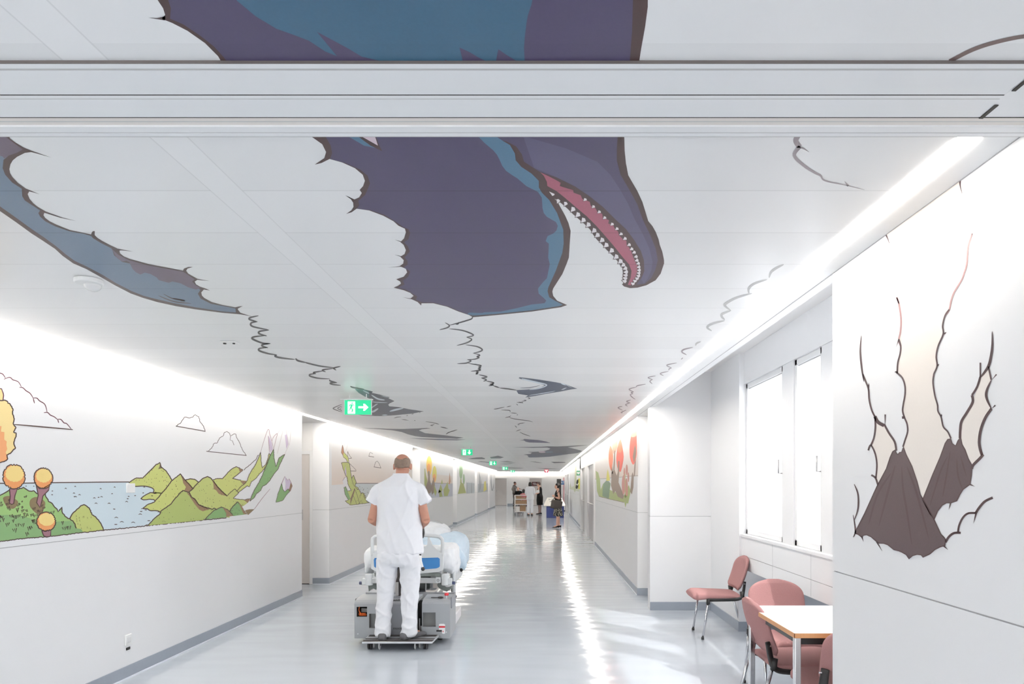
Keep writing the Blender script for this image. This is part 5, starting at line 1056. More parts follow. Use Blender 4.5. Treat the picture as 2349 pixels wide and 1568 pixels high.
# footboard: solid lower part, tube hoop above, two diagonal webs leave the openings
g = B()
low_ = [(L, bz(1270))] + [(L + .015 * math.sin(k * .3), bz(1270) - k * .0) for k in ()] + [(L + .004, bz(1304)), (L + .05, bz(1310)), ((L + Rr) / 2, bz(1318)), (Rr - .05, bz(1312)), (Rr - .004, bz(1306)), (Rr, bz(1268))]
web = [(Rr - .03, bz(1268)), (Rr - .05, bz(1266)), (bx(1000), bz(1262)), (bx(993), bz(1252)), (bx(987), bz(1240)), (bx(984), bz(1232)), (bx(981), bz(1232)), (bx(982), bz(1240)), (bx(981), bz(1250)), (bx(976), bz(1254)), (bx(950), bz(1255)), (bx(918), bz(1255)), (bx(893), bz(1254)), (bx(887), bz(1250)), (bx(886), bz(1232)), (bx(883), bz(1232)), (bx(878), bz(1248)), (bx(868), bz(1262)), (L + .05, bz(1266)), (L + .03, bz(1268))]
g.prism(low_ + web, 'y', YB, YB + .035, M['bedgrey'], .006)
hoop = [(L + .015, bz(1275)), (L + .015, bz(1240)), (L + .03, bz(1233)), (L + .07, bz(1229)), (bx(900), bz(1227)), ((L + Rr) / 2, bz(1226)), (bx(970), bz(1227)), (Rr - .07, bz(1230)), (Rr - .03, bz(1234)), (Rr - .015, bz(1242)), (Rr - .015, bz(1275))]
g.tube([(a, YB + .0175, b) for a, b in hoop], .0185, M['bedgrey'], n=12, sub=4); fb = g.obj('footboard', t)
g = B()
x0_, x1_ = bx(857.5), bx(1009); 
blue = [(x0_ + .01, bz(1279)), ((L + Rr) / 2, bz(1280)), (x1_ - .02, bz(1278)), (x1_, bz(1281)), (x1_, bz(1298)), (x1_ - .012, bz(1301)), (x1_ - .04, bz(1303)), ((L + Rr) / 2 + .03, bz(1308)), ((L + Rr) / 2 - .03, bz(1308)), (x0_ + .03, bz(1303)), (x0_ + .004, bz(1299)), (x0_, bz(1283))]
g.prism(blue, 'y', YB - .003, YB + .004, M['bedblue']); g.obj('blue_panel', fb)
Y1b = 9.55
g = B(); g.box(L + .03, Rr - .03, YB + .06, Y1b - .05, .60, .74, M['white'], .04); g.obj('mattress', t)
g = B(); g.box(L + .02, Rr - .02, YB + .05, Y1b, .53, .585, M['metal'], .01); g.box(bx(1000) - .7, bx(1010), YB - .01, YB + .03, bz(1337), bz(1325), M['metal'], .006); g.box(L + .04, Rr - .04, YB + .01, YB + .05, bz(1322), bz(1314), M['slatemet'], .004)
g.box(L + .06, L + .16, YB - .02, YB + .03, bz(1335), bz(1324), M['bedgrey'], .004); g.box(bx(1000), bx(1011), YB - .02, YB + .03, bz(1336), bz(1323), M['bedgrey'], .004); g.obj('bed_frame', t)
g = B(); cx_, cz_ = bx(1005.5), bz(1329.5); g.tube([(cx_ + .013 * math.cos(a * PI / 8), YB - .022, cz_ + .013 * math.sin(a * PI / 8)) for a in range(17)], .002, M['rubber'], n=6); g.obj('badge_ring', t)
for x, s_ in ((bx(845.5), -1), (bx(1021), 1)):
    g = B(); g.cyl((x, YB + .02, (bz(1316) + bz(1342)) / 2), .043, bz(1316) - bz(1342), 'z', M['bedgrey'], 24, .008); g.box(x + s_ * .02, x + s_ * .075, YB - .01, YB + .05, bz(1341), bz(1326), M['bedgrey'], .01); bp = g.obj('corner_bumper', t)
    g = B(); g.cyl((x + s_ * .085, YB + .02, bz(1337)), .018, .045, 'x', M['roll'], 16, .006); g.obj('bumper_roller', bp)
# scissor arms and hoods
for x0_, x1_, s_ in ((bx(838), bx(872), 1), (bx(995), bx(1034), -1)):
    g = B(); a, b_ = (x0_, x1_)
    g.prism([(a, bz(1341)), (b_, bz(1341)), (b_, bz(1352)), ((a + b_) / 2 + .03, bz(1358)), ((a + b_) / 2 - .02, bz(1350)), (a + .01, bz(1360))] if s_ > 0 else [(a, bz(1341)), (b_, bz(1341)), (b_, bz(1352)), (b_ - .06, bz(1360)), (a + .04, bz(1352))], 'y', YB + .1, YB + .5, M['slatemet'], .008); g.obj('arm_cover', t)
g = B(); g.tube([(bx(1017), YB + .12, bz(1346)), (bx(1026), YB + .09, bz(1345)), (bx(1037), YB + .1, bz(1341))], [(.012, .016), (.016, .018), (.012, .014)], M['white'], sub=4); g.obj('pedal', t)
g = B(); g.tube([(bx(975), YB + .06, bz(1357)), (bx(996), YB + .06, bz(1357)), (bx(1003), YB + .08, bz(1350))], .011, M['trim2'], sub=4); g.box(bx(990), bx(1001), YB + .1, YB + .2, bz(1351), bz(1338), M['trim2'], .006); g.tube([(bx(973), YB + .1, bz(1338)), (bx(973), YB + .1, bz(1358))], .008, M['metal']); g.obj('brake_linkage', t)
g = B(); g.box(-1.70, -1.31, 7.80, 9.2, .31, .53, M['slatemet'], .02); g.obj('lift_unit', t)
for x in (-1.76, -1.25):
    for y in (7.72, 9.3):
        g = B(); g.box(x - .03, x + .03, y - .04, y + .04, .10, .55, M['metal'], .008); g.cyl((x, y, .0755), .075, .03, 'x', M['rubber'], 22, .008); g.cyl((x, y, .0755), .035, .036, 'x', M['bedgrey'], 16); g.obj('bed_castor', t)
g = B(); Ys = 8.0; g.box(-1.035, -1.0, 7.62, 8.35, .40, .66, M['bedgrey'], .015); g.tube([(-1.018, 7.66, .64), (-1.018, 7.66, .27)], .021, M['bedgrey']); sr = g.obj('side_rail', t)
g = B(); g.ell((-1.01, 7.66, .255), (.028, .028, .022), M['black']); g.obj('release_knob', sr)
g = B(); g.ell((-.985, 8.1, .50), (.02, .03, .025), M['black']); g.obj('release_knob', sr)
g = B(); g.tube([(-1.93, 9.55, .58), (-1.93, 9.55, .86), (-1.80, 9.55, .98), (-1.60, 9.55, 1.005), (-1.42, 9.55, .955), (-1.28, 9.55, .84), (-1.17, 9.55, .70), (-1.13, 9.55, .58)], .016, M['metal'], sub=6); g.box(-1.85, -1.2, 9.54, 9.565, .60, .88, M['bedgrey'], .03); g.obj('headboard', t)

M['linen'] = mat('white bed linen', (.93, .94, .955), .8, var=.01, scale=6)
M['duvet'] = mat('pale blue duvet', (.80, .875, .935), .85, var=.015, scale=6)
g = B()
g.ell((-1.60, 9.12, .885), (.34, .09, .13), M['linen'], Matrix.Rotation(R(-28), 3, 'X'), p=2.8); g.ell((-1.46, 9.05, .86), (.20, .08, .11), M['linen'], Matrix.Rotation(R(-28), 3, 'X'), p=2.6)
fuse(g.obj('pillow', label='large white pillow propped at the head of the hospital bed', cat='pillow'), .012, 3, .012, 8)
g = B()
g.ell((-1.45, 8.35, .80), (.42, .62, .075), M['duvet'], p=3); g.ell((-1.16, 8.45, .79), (.20, .52, .13), M['duvet'], p=2.4); g.ell((-1.03, 8.35, .70), (.085, .50, .19), M['duvet'], p=2.6)
g.tube([(-1.0, 8.0, .70), (-.975, 7.98, .62), (-.965, 7.97, .54)], [(.045, .07), (.05, .08), (.012, .05)], M['duvet'], n=14, sub=4); g.tube([(-.96, 7.96, .66), (-.94, 7.96, .57), (-.935, 7.95, .505)], [(.02, .03), (.03, .05), (.006, .012)], M['duvet'], n=12, sub=4)
fuse(g.obj('duvet', label='pale blue duvet heaped over the right side of the hospital bed', cat='duvet'), .012, 2, .015, 5, (1, .8, .8), 3.0)
g = B()
g.ell((-1.46, 7.66, .775), (.40, .19, .05), M['linen'], p=3); g.ell((-1.10, 7.76, .69), (.125, .30, .155), M['linen'], p=3.2); g.ell((-1.045, 7.80, .62), (.07, .26, .12), M['linen'], p=2.8); g.ell((-1.91, 7.70, .69), (.105, .26, .125), M['linen'], p=3.2); g.ell((-1.955, 7.66, .62), (.05, .20, .105), M['linen'], p=2.6)
fuse(g.obj('bed_sheet', label='white sheet bulging over both sides at the foot of the hospital bed', cat='sheet'), .012, 2, .013, 6, (1, 1, .6), 8.0)
# ================================================================== people
M['skin'] = mat('tanned skin', (.69, .475, .39), .55, var=.04, scale=18)
M['skinp'] = mat('pale skin', (.85, .655, .565), .55, var=.03, scale=18)
M['scrub'] = mat('white cotton uniform', (.885, .89, .91), .85, var=.008, scale=30, spec=.2)
M['clog'] = mat('dark grey clog', (.315, .315, .33), .6)
M['stubble'] = mat('shaved grey brown hair', (.47, .395, .34), .8, var=.12, scale=60)
M['hair'] = mat('black hair', (.10, .08, .08), .6, var=.1, scale=40)
M['hairg'] = mat('brown hair', (.24, .15, .13), .6, var=.1, scale=40)
M['blackcloth'] = mat('black cloth', (.065, .06, .065), .9, spec=.2)
M['greycloth'] = mat('grey shirt cloth', (.43, .40, .38), .85)
M['greypants'] = mat('dark grey trousers', (.28, .265, .26), .85)
M['redcloth'] = mat('rose red cloth', (.66, .36, .38), .85)
M['hose'] = mat('sheer dark hose', (.50, .40, .37), .5)
M['eye'] = mat('dark eye', (.12, .09, .08), .2)
M['lip'] = mat('lip', (.64, .36, .34), .5)
M['bag'] = mat('dark brown leather', (.20, .175, .155), .5)
def checks():
    m = mat('black and white checked print', (.8, .78, .72), .85, var=.0, scale=20)
    nt = m.node_tree; n = nt.nodes; b = n['Principled BSDF']
    tc = n.new('ShaderNodeTexCoord'); ck = n.new('ShaderNodeTexVoronoi'); ck.inputs['Scale'].default_value = 30
    rp = n.new('ShaderNodeValToRGB'); rp.color_ramp.interpolation = 'CONSTANT'
    rp.color_ramp.elements[0].color = (*lin((.80, .78, .70)), 1); rp.color_ramp.elements[1].position = .42; rp.color_ramp.elements[1].color = (*lin((.10, .10, .10)), 1)
    nt.links.new(tc.outputs['Object'], ck.inputs['Vector']); nt.links.new(ck.outputs['Distance'], rp.inputs['Fac']); nt.links.new(rp.outputs['Color'], b.inputs['Base Color']); return m
M['check'] = checks()
V3 = Vector

def head_part(g, c, m, s=1.0, yaw=0.0, pitch=0.0):
    """skull, face, jaw, ears; faces +Y"""
    Rm = Matrix.Rotation(yaw, 3, 'Z') @ Matrix.Rotation(pitch, 3, 'X'); c = V3(c)
    def put(fn_c, r, rot=None, **k):
        rr = Rm if rot is None else Rm @ rot
        g.ell(c + Rm @ (V3(fn_c) * s), [a * s for a in r], m, rr, **k)
    put((0, -.008, .022), (.0745, .094, .088), nu=22, nv=14)           # skull
    put((0, .028, -.030), (.058, .062, .078), nu=18, nv=12)            # face
    put((0, .055, -.088), (.034, .030, .026))                          # chin
    put((0, .092, -.022), (.0105, .016, .026)); put((0, .097, -.040), (.015, .014, .010))     # nose
    for sx in (-1, 1):
        put((sx * .030, .078, .006), (.022, .012, .008))               # brow
        put((sx * .034, .066, -.040), (.020, .018, .020))              # cheek
        put((sx * .0805, -.004, -.012), (.0095, .020, .034), Matrix.Rotation(sx * R(-14), 3, 'Z')); put((sx * .084, .0, .006), (.008, .015, .016))  # ear
    put((0, .088, -.060), (.018, .008, .005)); put((0, .086, -.070), (.015, .008, .006))      # lips
    return Rm
def face_bits(o, c, s, Rm):
    c = V3(c)
    for sx in (-1, 1):
        g = B(); g.ell(c + Rm @ (V3((sx * .030, .0865, -.008)) * s), (.0085 * s, .0045 * s, .0048 * s), M['eye'], Rm); g.obj('eye', o)
    g = B(); g.ell(c + Rm @ (V3((0, .0935, -.065)) * s), (.016 * s, .005 * s, .005 * s), M['lip'], Rm); g.obj('mouth', o)

def hand(g, w, d, up, m, s=1.0, curl=.6, side=1):
    """palm and five bent fingers from wrist w along d; up is the back of the hand"""
    w = V3(w); d = V3(d).normalized(); up = V3(up); up = (up - d * up.dot(d)).normalized(); lat = d.cross(up) * side
    palm = w + d * .045 * s
    g.tube([w - d * .01 * s, w + d * .03 * s, w + d * .088 * s], [(.026 * s, .017 * s), (.038 * s, .016 * s), (.040 * s, .013 * s)], m, n=12) if abs(V3((1, 0, 0)).dot(d)) > 2 else None
    rs = []
    for k, (t_, hw, th) in enumerate(((-.01, .026, .018), (.02, .034, .018), (.055, .041, .016), (.09, .040, .013))):
        rs.append(ring(w + d * t_ * s, lat * hw * s, up * th * s, 14, 2.6))
    g.rings(rs, m)
    for i, (off, ln_) in enumerate(((-.030, .066), (-.010, .076), (.011, .071), (.030, .055))):
        p = w + d * .08 * s + lat * off * s; dd = d.copy(); pts = [p]; 
        for k, f in enumerate((.45, .32, .23)):
            ax = lat; dd = (Matrix.Rotation(-curl * (.8 + .25 * k) * side, 3, ax) @ dd).normalized(); p = p + dd * ln_ * f * s; pts.append(p.copy())
        g.tube(pts, [.0098 * s, .0092 * s, .0084 * s, .0068 * s], m, n=8)
    p = w + d * .025 * s - lat * .030 * s
    t1 = (d * .55 - lat * .75 - up * .25).normalized(); t2 = (d * .8 - lat * .25 - up * .5).normalized()
    g.tube([p, p + t1 * .034 * s, p + t1 * .034 * s + t2 * .03 * s, p + t1 * .034 * s + t2 * .052 * s], [.0135 * s, .0115 * s, .0105 * s, .008 * s], m, n=8)

def limb(g, pts, rad, m, n=14): g.tube(pts, rad, m, n=n, sub=5)

def body(root, J, m, s, voxel, yaw=0, pitch=0, legs=True, curl=.6):
    """one continuous figure grown over the joints J (metres, feet at z=0, facing +Y)"""
    g = B()
    pel, ch, nk, hd = V3(J['pelvis']), V3(J['chest']), V3(J['neck']), V3(J['head'])
    ax = V3((1, 0, 0))
    rs = []
    for p, a, b in ((pel + V3((0, 0, -.09)), .10, .085), (pel, .152, .108), (pel.lerp(ch, .35), .135, .098), (pel.lerp(ch, .7), .142, .105), (ch, .155, .112), (ch.lerp(nk, .45), .138, .094), (ch.lerp(nk, .75), .088, .070), (nk, .058, .056)): rs.append(ring(p, ax * a * s, V3((0, 1, 0)) * b * s, 22, 2.3))
    g.rings(rs, m)
    limb(g, [nk - V3((0, .005, .05)) * s, nk.lerp(hd, .4), hd - V3((0, .012, .01)) * s], [.064 * s, .056 * s, .055 * s], m)
    Rm = head_part(g, hd, m, s, yaw, pitch)
    for sd in ('L', 'R'):
        sh_, el, wr = V3(J['sh' + sd]), V3(J['el' + sd]), V3(J['wr' + sd]); sg = -1 if sd == 'L' else 1
        limb(g, [sh_.lerp(ch, .25) + V3((0, 0, .015)), sh_, sh_.lerp(el, .35), el - (el - sh_) * .08, el], [.046 * s, .050 * s, .048 * s, .041 * s, .040 * s], m)
        limb(g, [el - (wr - el) * .06, el.lerp(wr, .25), el.lerp(wr, .7), wr], [.039 * s, .043 * s, .034 * s, (.028 * s, .024 * s)], m)
        d = (wr - el).normalized() if 'hd' + sd not in J else V3(J['hd' + sd]).normalized()
        hand(g, wr, d, J.get('up' + sd, (0, 0, 1)), m, s, curl, sg)
        if legs:
            hp, kn, an = V3(J['hp' + sd]), V3(J['kn' + sd]), V3(J['an' + sd]); f = V3(J.get('ft' + sd, (sg * .15, 1, 0))).normalized()
            limb(g, [hp + V3((0, 0, .04)), hp, hp.lerp(kn, .4), kn.lerp(hp, .1), kn], [.086 * s, .088 * s, .076 * s, .056 * s, .054 * s], m)
            limb(g, [kn + (kn - an) * .04, kn.lerp(an, .28) - f * .012, kn.lerp(an, .65), an.lerp(kn, .08), an], [.052 * s, .057 * s, .044 * s, .036 * s, .037 * s], m)
            z0 = an.z - .045 * s
            g.tube([an - f * .05 * s + V3((0, 0, -.032 * s)), an + f * .02 * s + V3((0, 0, -.02 * s)), an + f * .085 * s + V3((0, 0, -.036 * s)), an + f * .135 * s + V3((0, 0, -.045 * s))], [(.03 * s, .03 * s), (.036 * s, .034 * s), (.036 * s, .022 * s), (.026 * s, .013 * s)], m, n=12, sub=3)
    o = g.obj('body', root); fuse(o, voxel, 3)
    face_bits(o, hd, s, Rm)
    return o, Rm

def shoe(root, an, f, s, m, heel=0.0, h=.075, name='shoe'):
    g = B(); an = V3(an); f = V3(f); f.z = 0; f.normalize(); lat = V3((-f.y, f.x, 0)); z0 = an.z - .075 * s
    rs = []
    for t_, hw, hh, lift in ((-.085, .022, .040, heel), (-.075, .034, .062, heel), (-.03, .040, h, heel * .9), (.03, .042, h * .93, heel * .5), (.09, .050, h * .72, 0), (.14, .052, h * .62, 0), (.175, .042, h * .5, 0), (.192, .02, h * .3, 0)):
        c0 = an + f * t_ * s; c0.z = z0 + lift * s + hh * s / 2 + .001
        rs.append(ring(c0, lat * hw * s, V3((0, 0, 1)) * hh * s / 2, 18, 2.8))
    g.rings(rs, m)
    if heel: g.tube([an - f * .06 * s + V3((0, 0, z0 - an.z + heel * s + .01)), an - f * .055 * s + V3((0, 0, z0 - an.z + .001))], [.02 * s, .012 * s], m)
    return g.obj(name, root)

# ---------------------------------------------------------------- the man in white on the bed mover
Xm, Ym, Zm_ = -1.336, 6.265, .0985
root = thing('person', 'balding man in white short sleeved uniform standing on the bed mover, seen from behind', 'person')
J = dict(pelvis=(.005, 0, .88), chest=(.0, 0, 1.24), neck=(.01, .015, 1.475), head=(.018, .05, 1.598),
         shL=(-.172, 0, 1.395), shR=(.168, 0, 1.395), elL=(-.247, -.035, 1.10), elR=(.250, -.035, 1.095), wrL=(-.178, .215, 1.02), wrR=(.158, .215, 1.02), hdL=(0, 1, .25), hdR=(0, 1, .25), upL=(-.8, 0, .6), upR=(.8, 0, .6),
         hpL=(-.095, 0, .84), hpR=(.10, 0, .84), knL=(-.136, .015, .45), knR=(.096, .015, .45), anL=(-.15, -.02, .078), anR=(.088, -.02, .078), ftL=(-.12, 1, 0), ftR=(.55, .85, 0))
bo, Rm = body(root, J, M['skin'], .985, .0075, curl=.75)
# cropped hair: a thin cap over back and sides, bald crown left free
hc = V3(J['head']); s = .985
g = B(); rs = []
nu, nv = 40, 22; grid = []
for j in range(nv + 1):
    th = -.62 + (1.02 + .62) * j / nv
    row = []
    for i in range(nu + 1):
        ph = R(188) + (R(352) - R(188)) * i / nu if False else R(-188) + R(196) * i / nu
        d = V3((math.cos(th) * math.cos(ph), math.cos(th) * math.sin(ph), math.sin(th)))
        row.append(V3((d.x * .0768, d.y * .0965 - .008, d.z * .0905 + .022)) * s + hc)
    grid.append(row)
gv = [[g.bm.verts.new(p) for p in r] for r in grid]; k = g.mi(M['stubble'])
for j in range(nv):
    for i in range(nu):
        u = (i + .5) / nu * 2 - 1; th = -.62 + 1.64 * (j + .5) / nv
        top = .42 + .52 * abs(u) ** 1.5 if abs(u) < .55 else .62 - .1 * abs(u)
        bot = -.42 - .12 * (1 - abs(u))
        if bot < th < top:
            f = g.bm.faces.new((gv[j][i], gv[j][i + 1], gv[j + 1][i + 1], gv[j + 1][i])); f.smooth = True; f.material_index = k
bmesh.ops.delete(g.bm, geom=[v for v in g.bm.verts if not v.link_faces], context='VERTS')
bmesh.ops.solidify(g.bm, geom=list(g.bm.faces), thickness=.004); g.obj('cropped_hair', root)
# tunic
g = B(); rs = []
for z, a, b, d0, d1 in ((.786, -.205, .222, -.135, .150), (.82, -.206, .220, -.140, .152), (.90, -.206, .214, -.140, .152), (1.04, -.206, .208, -.130, .148), (1.16, -.200, .198, -.128, .150), (1.25, -.196, .192, -.132, .152), (1.343, -.205, .200, -.134, .145), (1.404, -.205, .198, -.122, .120), (1.44, -.172, .165, -.102, .090), (1.470, -.120, .122, -.082, .075), (1.495, -.082, .098, -.066, .070), (1.518, -.060, .078, -.050, .068)):
    cx_, cy_ = (a + b) / 2, (d0 + d1) / 2
    rs.append(ring((cx_, cy_, z), V3(((b - a) / 2, 0, 0)), V3((0, (d1 - d0) / 2, 0)), 30, 2.5))
g.rings(rs, M['scrub'])
for sx, xs_ in ((-1, -.165), (1, .160)):
    p0, p1, p2 = V3((xs_ * .72, 0, 1.385)), V3((xs_ + sx * .022, -.004, 1.352)), V3((sx * .2475, -.010, 1.248))
    g.tube([p0, p1, p1.lerp(p2, .55), p2], [(.070, .082), (.066, .080), (.062, .074), (.068, .074)], M['scrub'], n=20, sub=4)
o = g.obj('tunic', root); fuse(o, .0085, 3, .009, 6.5, (1.0, 1.0, .28), 2.0)
g = B(); g.rings([ring((.009, .010, 1.500), V3((.080, 0, 0)), V3((0, .064, 0)), 26), ring((.010, .008, 1.525), V3((.072, 0, 0)), V3((0, .060, 0)), 26), ring((.010, .008, 1.526), V3((.066, 0, 0)), V3((0, .054, 0)), 26), ring((.009, .010, 1.502), V3((.072, 0, 0)), V3((0, .056, 0)), 26)], M['scrub']); g.obj('collar', root)
# trousers
g = B()
g.rings([ring((cx_, cy_, z), V3((a, 0, 0)), V3((0, b, 0)), 26, 2.5) for z, cx_, a, cy_, b in ((.90, .005, .165, 0, .115), (.82, .006, .192, -.006, .125), (.76, .002, .203, -.012, .128), (.70, -.004, .200, -.008, .118), (.665, -.006, .185, 0, .095))], M['scrub'])
for pts in (((.74, -.108, .100, -.004, .115), (.655, -.114, .094, 0, .100), (.55, -.122, .088, .004, .092), (.452, -.129, .080, .006, .086), (.35, -.137, .073, .002, .078), (.25, -.144, .068, -.004, .074), (.15, -.148, .069, -.008, .074), (.088, -.149, .073, -.008, .080), (.045, -.152, .076, -.008, .084), (.018, -.150, .066, -.006, .078)),
            ((.74, .102, .100, -.004, .115), (.655, .097, .095, 0, .100), (.55, .098, .088, .004, .092), (.452, .097, .081, .006, .086), (.35, .094, .076, .002, .079), (.25, .092, .072, -.004, .075), (.15, .097, .068, -.008, .074), (.088, .096, .067, -.008, .080), (.045, .088, .080, -.006, .086), (.018, .083, .064, -.004, .078))):
    g.rings([ring((cx_, cy_, z), V3((a, 0, 0)), V3((0, b, 0)), 22, 2.3) for z, cx_, a, cy_, b in pts], M['scrub'])
o = g.obj('trousers', root); fuse(o, .0085, 2, .0095, 7.0, (1.0, 1.0, .75), 5.0)
shoe(root, (-.150, -.015, .075), J['ftL'], 1.08, M['clog'], h=.07); shoe(root, (.088, -.01, .075), J['ftR'], 1.08, M['clog'], h=.07)
g = B(); q = [V3((.208, -.07, .785)), V3((.222, -.085, .72))]
g.prism([(.198, .770), (.212, .782), (.243, .672), (.226, .664)], 'y', -.120, -.108, M['white'], .003); tg = g.obj('badge_clip', root)
g = B(); g.ell((.238, -.114, .655), (.018, .014, .020), M['black']); g.obj('clip_end', tg)
g = B(); g.box(.203, .223, -.118, -.108, .776, .790, M['black'], .003); g.obj('clip', tg)
root.location = (Xm, Ym, Zm_)
WORLD[root.name] = Matrix.Translation(root.location)

# ---------------------------------------------------------------- people at the far end
def stand_pose(h, **k):
    s = h / 1.75
    J = dict(pelvis=(0, 0, .94), chest=(0, 0, 1.27), neck=(0, .005, 1.49), head=(0, .035, 1.625), shL=(-.165, 0, 1.42), shR=(.165, 0, 1.42), elL=(-.21, -.02, 1.14), elR=(.21, -.02, 1.14), wrL=(-.20, .10, .93), wrR=(.20, .10, .93),
             hpL=(-.085, 0, .90), hpR=(.085, 0, .90), knL=(-.085, .02, .49), knR=(.085, .02, .49), anL=(-.085, -.01, .08), anR=(.085, -.01, .08))
    J.update(k)
    return {a: tuple(V3(b) * s) if a[:2] not in ('ft', 'hd', 'up') or a == 'head' else b for a, b in J.items()}, s
def garment(root, name, rows, m, s, sleeves=(), voxel=.012, folds=.004, holes=None):
    g = B(); g.rings([ring(V3((cx_, cy_, z)) * s, V3((a * s, 0, 0)), V3((0, b * s, 0)), 22, 2.3) for z, a, b, cx_, cy_ in rows], m)
    for pts, rad in sleeves:
        if abs(abs(pts[0][0]) - .15) < .01: g.ell((V3(pts[0]) + V3((0, 0, .008))) * s, (.082 * s, .082 * s, .080 * s), m)
        g.tube([V3(p) * s for p in pts], [r * s for r in rad], m, n=14, sub=4)
    o = g.obj(name, root); fuse(o, voxel, 2, folds, 5, (1, 1, .5), 1.0); return o
def legs_garment(root, name, J, s, m, wide=.075, end=.10):
    g = B(); p = V3(J['pelvis']); g.rings([ring(p + V3((0, 0, dz * s)), V3((a * s, 0, 0)), V3((0, b * s, 0)), 20, 2.4) for dz, a, b in ((.10, .155, .115), (0, .17, .125), (-.10, .165, .115), (-.14, .15, .09))], m)
    for sd in 'LR':
        hp, kn, an = V3(J['hp' + sd]), V3(J['kn' + sd]), V3(J['an' + sd]); e = an.lerp(kn, end)
        g.tube([hp, hp.lerp(kn, .5), kn, kn.lerp(e, .5), e], [.092 * s, (wide + .012) * s, wide * s, wide * .95 * s, wide * .95 * s], m, n=14, sub=4)
    o = g.obj(name, root); fuse(o, .012, 2, .004, 5, (1, 1, .5), 2.0)
def hair_cap(root, hd, s, m, Rm, kind):
    hd = V3(hd); g = B()
    def e(c, r): g.ell(hd + Rm @ (V3(c) * s), [a * s for a in r], m, Rm)
    e((0, -.022, .038), (.086, .098, .088))
    if kind == 'bun': e((0, -.10, .03), (.05, .05, .05)); e((0, -.05, -.02), (.078, .055, .07)); e((0, -.125, .0), (.025, .03, .03))
    if kind == 'bob': e((0, -.045, -.03), (.092, .072, .095)); e((-.06, -.01, -.03), (.03, .06, .08)); e((.06, -.01, -.03), (.03, .06, .08))
    if kind == 'short': e((0, -.045, -.005), (.082, .065, .075))
    if kind == 'crop': pass
    fuse(g.obj('hair', root), .010, 2, .003, 20)
def finish(root, x, y, rz, z=0.0):
    root.location = (x, y, z); root.rotation_euler = (0, 0, R(rz))

# woman in the patterned skirt, side on, looking left
root = thing('person', 'woman in dark sleeveless top and checked skirt, standing before the blue counter', 'person')
J, s = stand_pose(1.57, elL=(-.215, -.06, 1.15), wrL=(-.15, .14, 1.22), hdL=(.25, .6, .55), upL=(-1, 0, .2), elR=(.20, -.05, 1.15), wrR=(.17, .12, 1.02), knR=(.08, .0, .49), anL=(-.075, .03, .105), anR=(.075, -.05, .105), head=(0, .03, 1.64))
b_, Rm = body(root, J, M['skinp'], s, .009, yaw=R(-18), pitch=R(6))
garment(root, 'top', ((.93, .160, .122, 0, 0), (1.05, .152, .120, 0, 0), (1.2, .168, .134, 0, .008), (1.30, .170, .130, 0, 0), (1.38, .150, .112, 0, 0), (1.44, .118, .088, 0, 0), (1.47, .095, .075, 0, 0)), M['blackcloth'], s)
garment(root, 'skirt', ((1.00, .142, .112, 0, 0), (.92, .172, .132, 0, 0), (.80, .185, .150, 0, 0), (.65, .200, .170, 0, 0), (.50, .215, .190, 0, 0), (.47, .205, .18, 0, 0)), M['check'], s, folds=.012)
hair_cap(root, J['head'], s, M['hair'], Rm, 'bun')
for sd in 'LR': shoe(root, V3(J['an' + sd]) - V3((0, 0, .012)), (0, 1, 0), s, M['blackcloth'], .03, .06)
finish(root, .50, 23.6, 90)
bag = thing('handbag', 'dark brown handbag hanging from the arm of the woman in the checked skirt', 'bag', (.38, 23.33, .72))
g = B(); g.prism([(.23, .72), (.27, .98), (.33, 1.0), (.58, .97), (.66, .93), (.62, .70), (.42, .685)], 'y', 23.27, 23.37, M['bag'], .012); g.obj('bag_body', bag)
g = B(); g.tube([(.31, 23.32, .98), (.40, 23.34, 1.10), (.52, 23.36, 1.29), (.58, 23.40, 1.295), (.60, 23.38, 1.15), (.60, 23.33, .96)], .012, M['bag'], sub=4); g.obj('strap', bag)

# woman in the black dress
root = thing('person', 'short haired woman in black sleeveless dress facing the person in white', 'person')
J, s = stand_pose(1.67, elL=(-.22, -.02, 1.16), wrL=(-.13, .20, 1.10), elR=(.21, .0, 1.16), wrR=(.12, .21, 1.13), head=(0, .06, 1.615), hdL=(.5, .8, .1), hdR=(-.5, .8, .1))
b_, Rm = body(root, J, M['skinp'], s, .0095, yaw=R(10), pitch=R(-14))
garment(root, 'dress', ((.50, .185, .14, 0, 0), (.53, .195, .15, 0, 0), (.75, .21, .165, 0, 0), (.93, .205, .16, 0, -.01), (1.08, .17, .13, 0, 0), (1.22, .172, .135, 0, .01), (1.36, .165, .122, 0, 0), (1.43, .14, .09, 0, 0), (1.47, .11, .065, 0, 0)), M['blackcloth'], s)
g = B()
for sd in 'LR': kn, an = V3(J['kn' + sd]), V3(J['an' + sd]); g.tube([kn + V3((0, 0, .1)), kn.lerp(an, .3) - V3((0, .012, 0)), kn.lerp(an, .7), an], [.062 * s, .061 * s, .046 * s, .042 * s], M['hose'], sub=4)
g.obj('stockings', root)
hair_cap(root, J['head'], s, M['hairg'], Rm, 'short')
for sd in 'LR': shoe(root, J['an' + sd], (0, 1, 0), s, M['blackcloth'], .012)
finish(root, -.20, 34.6, 70)
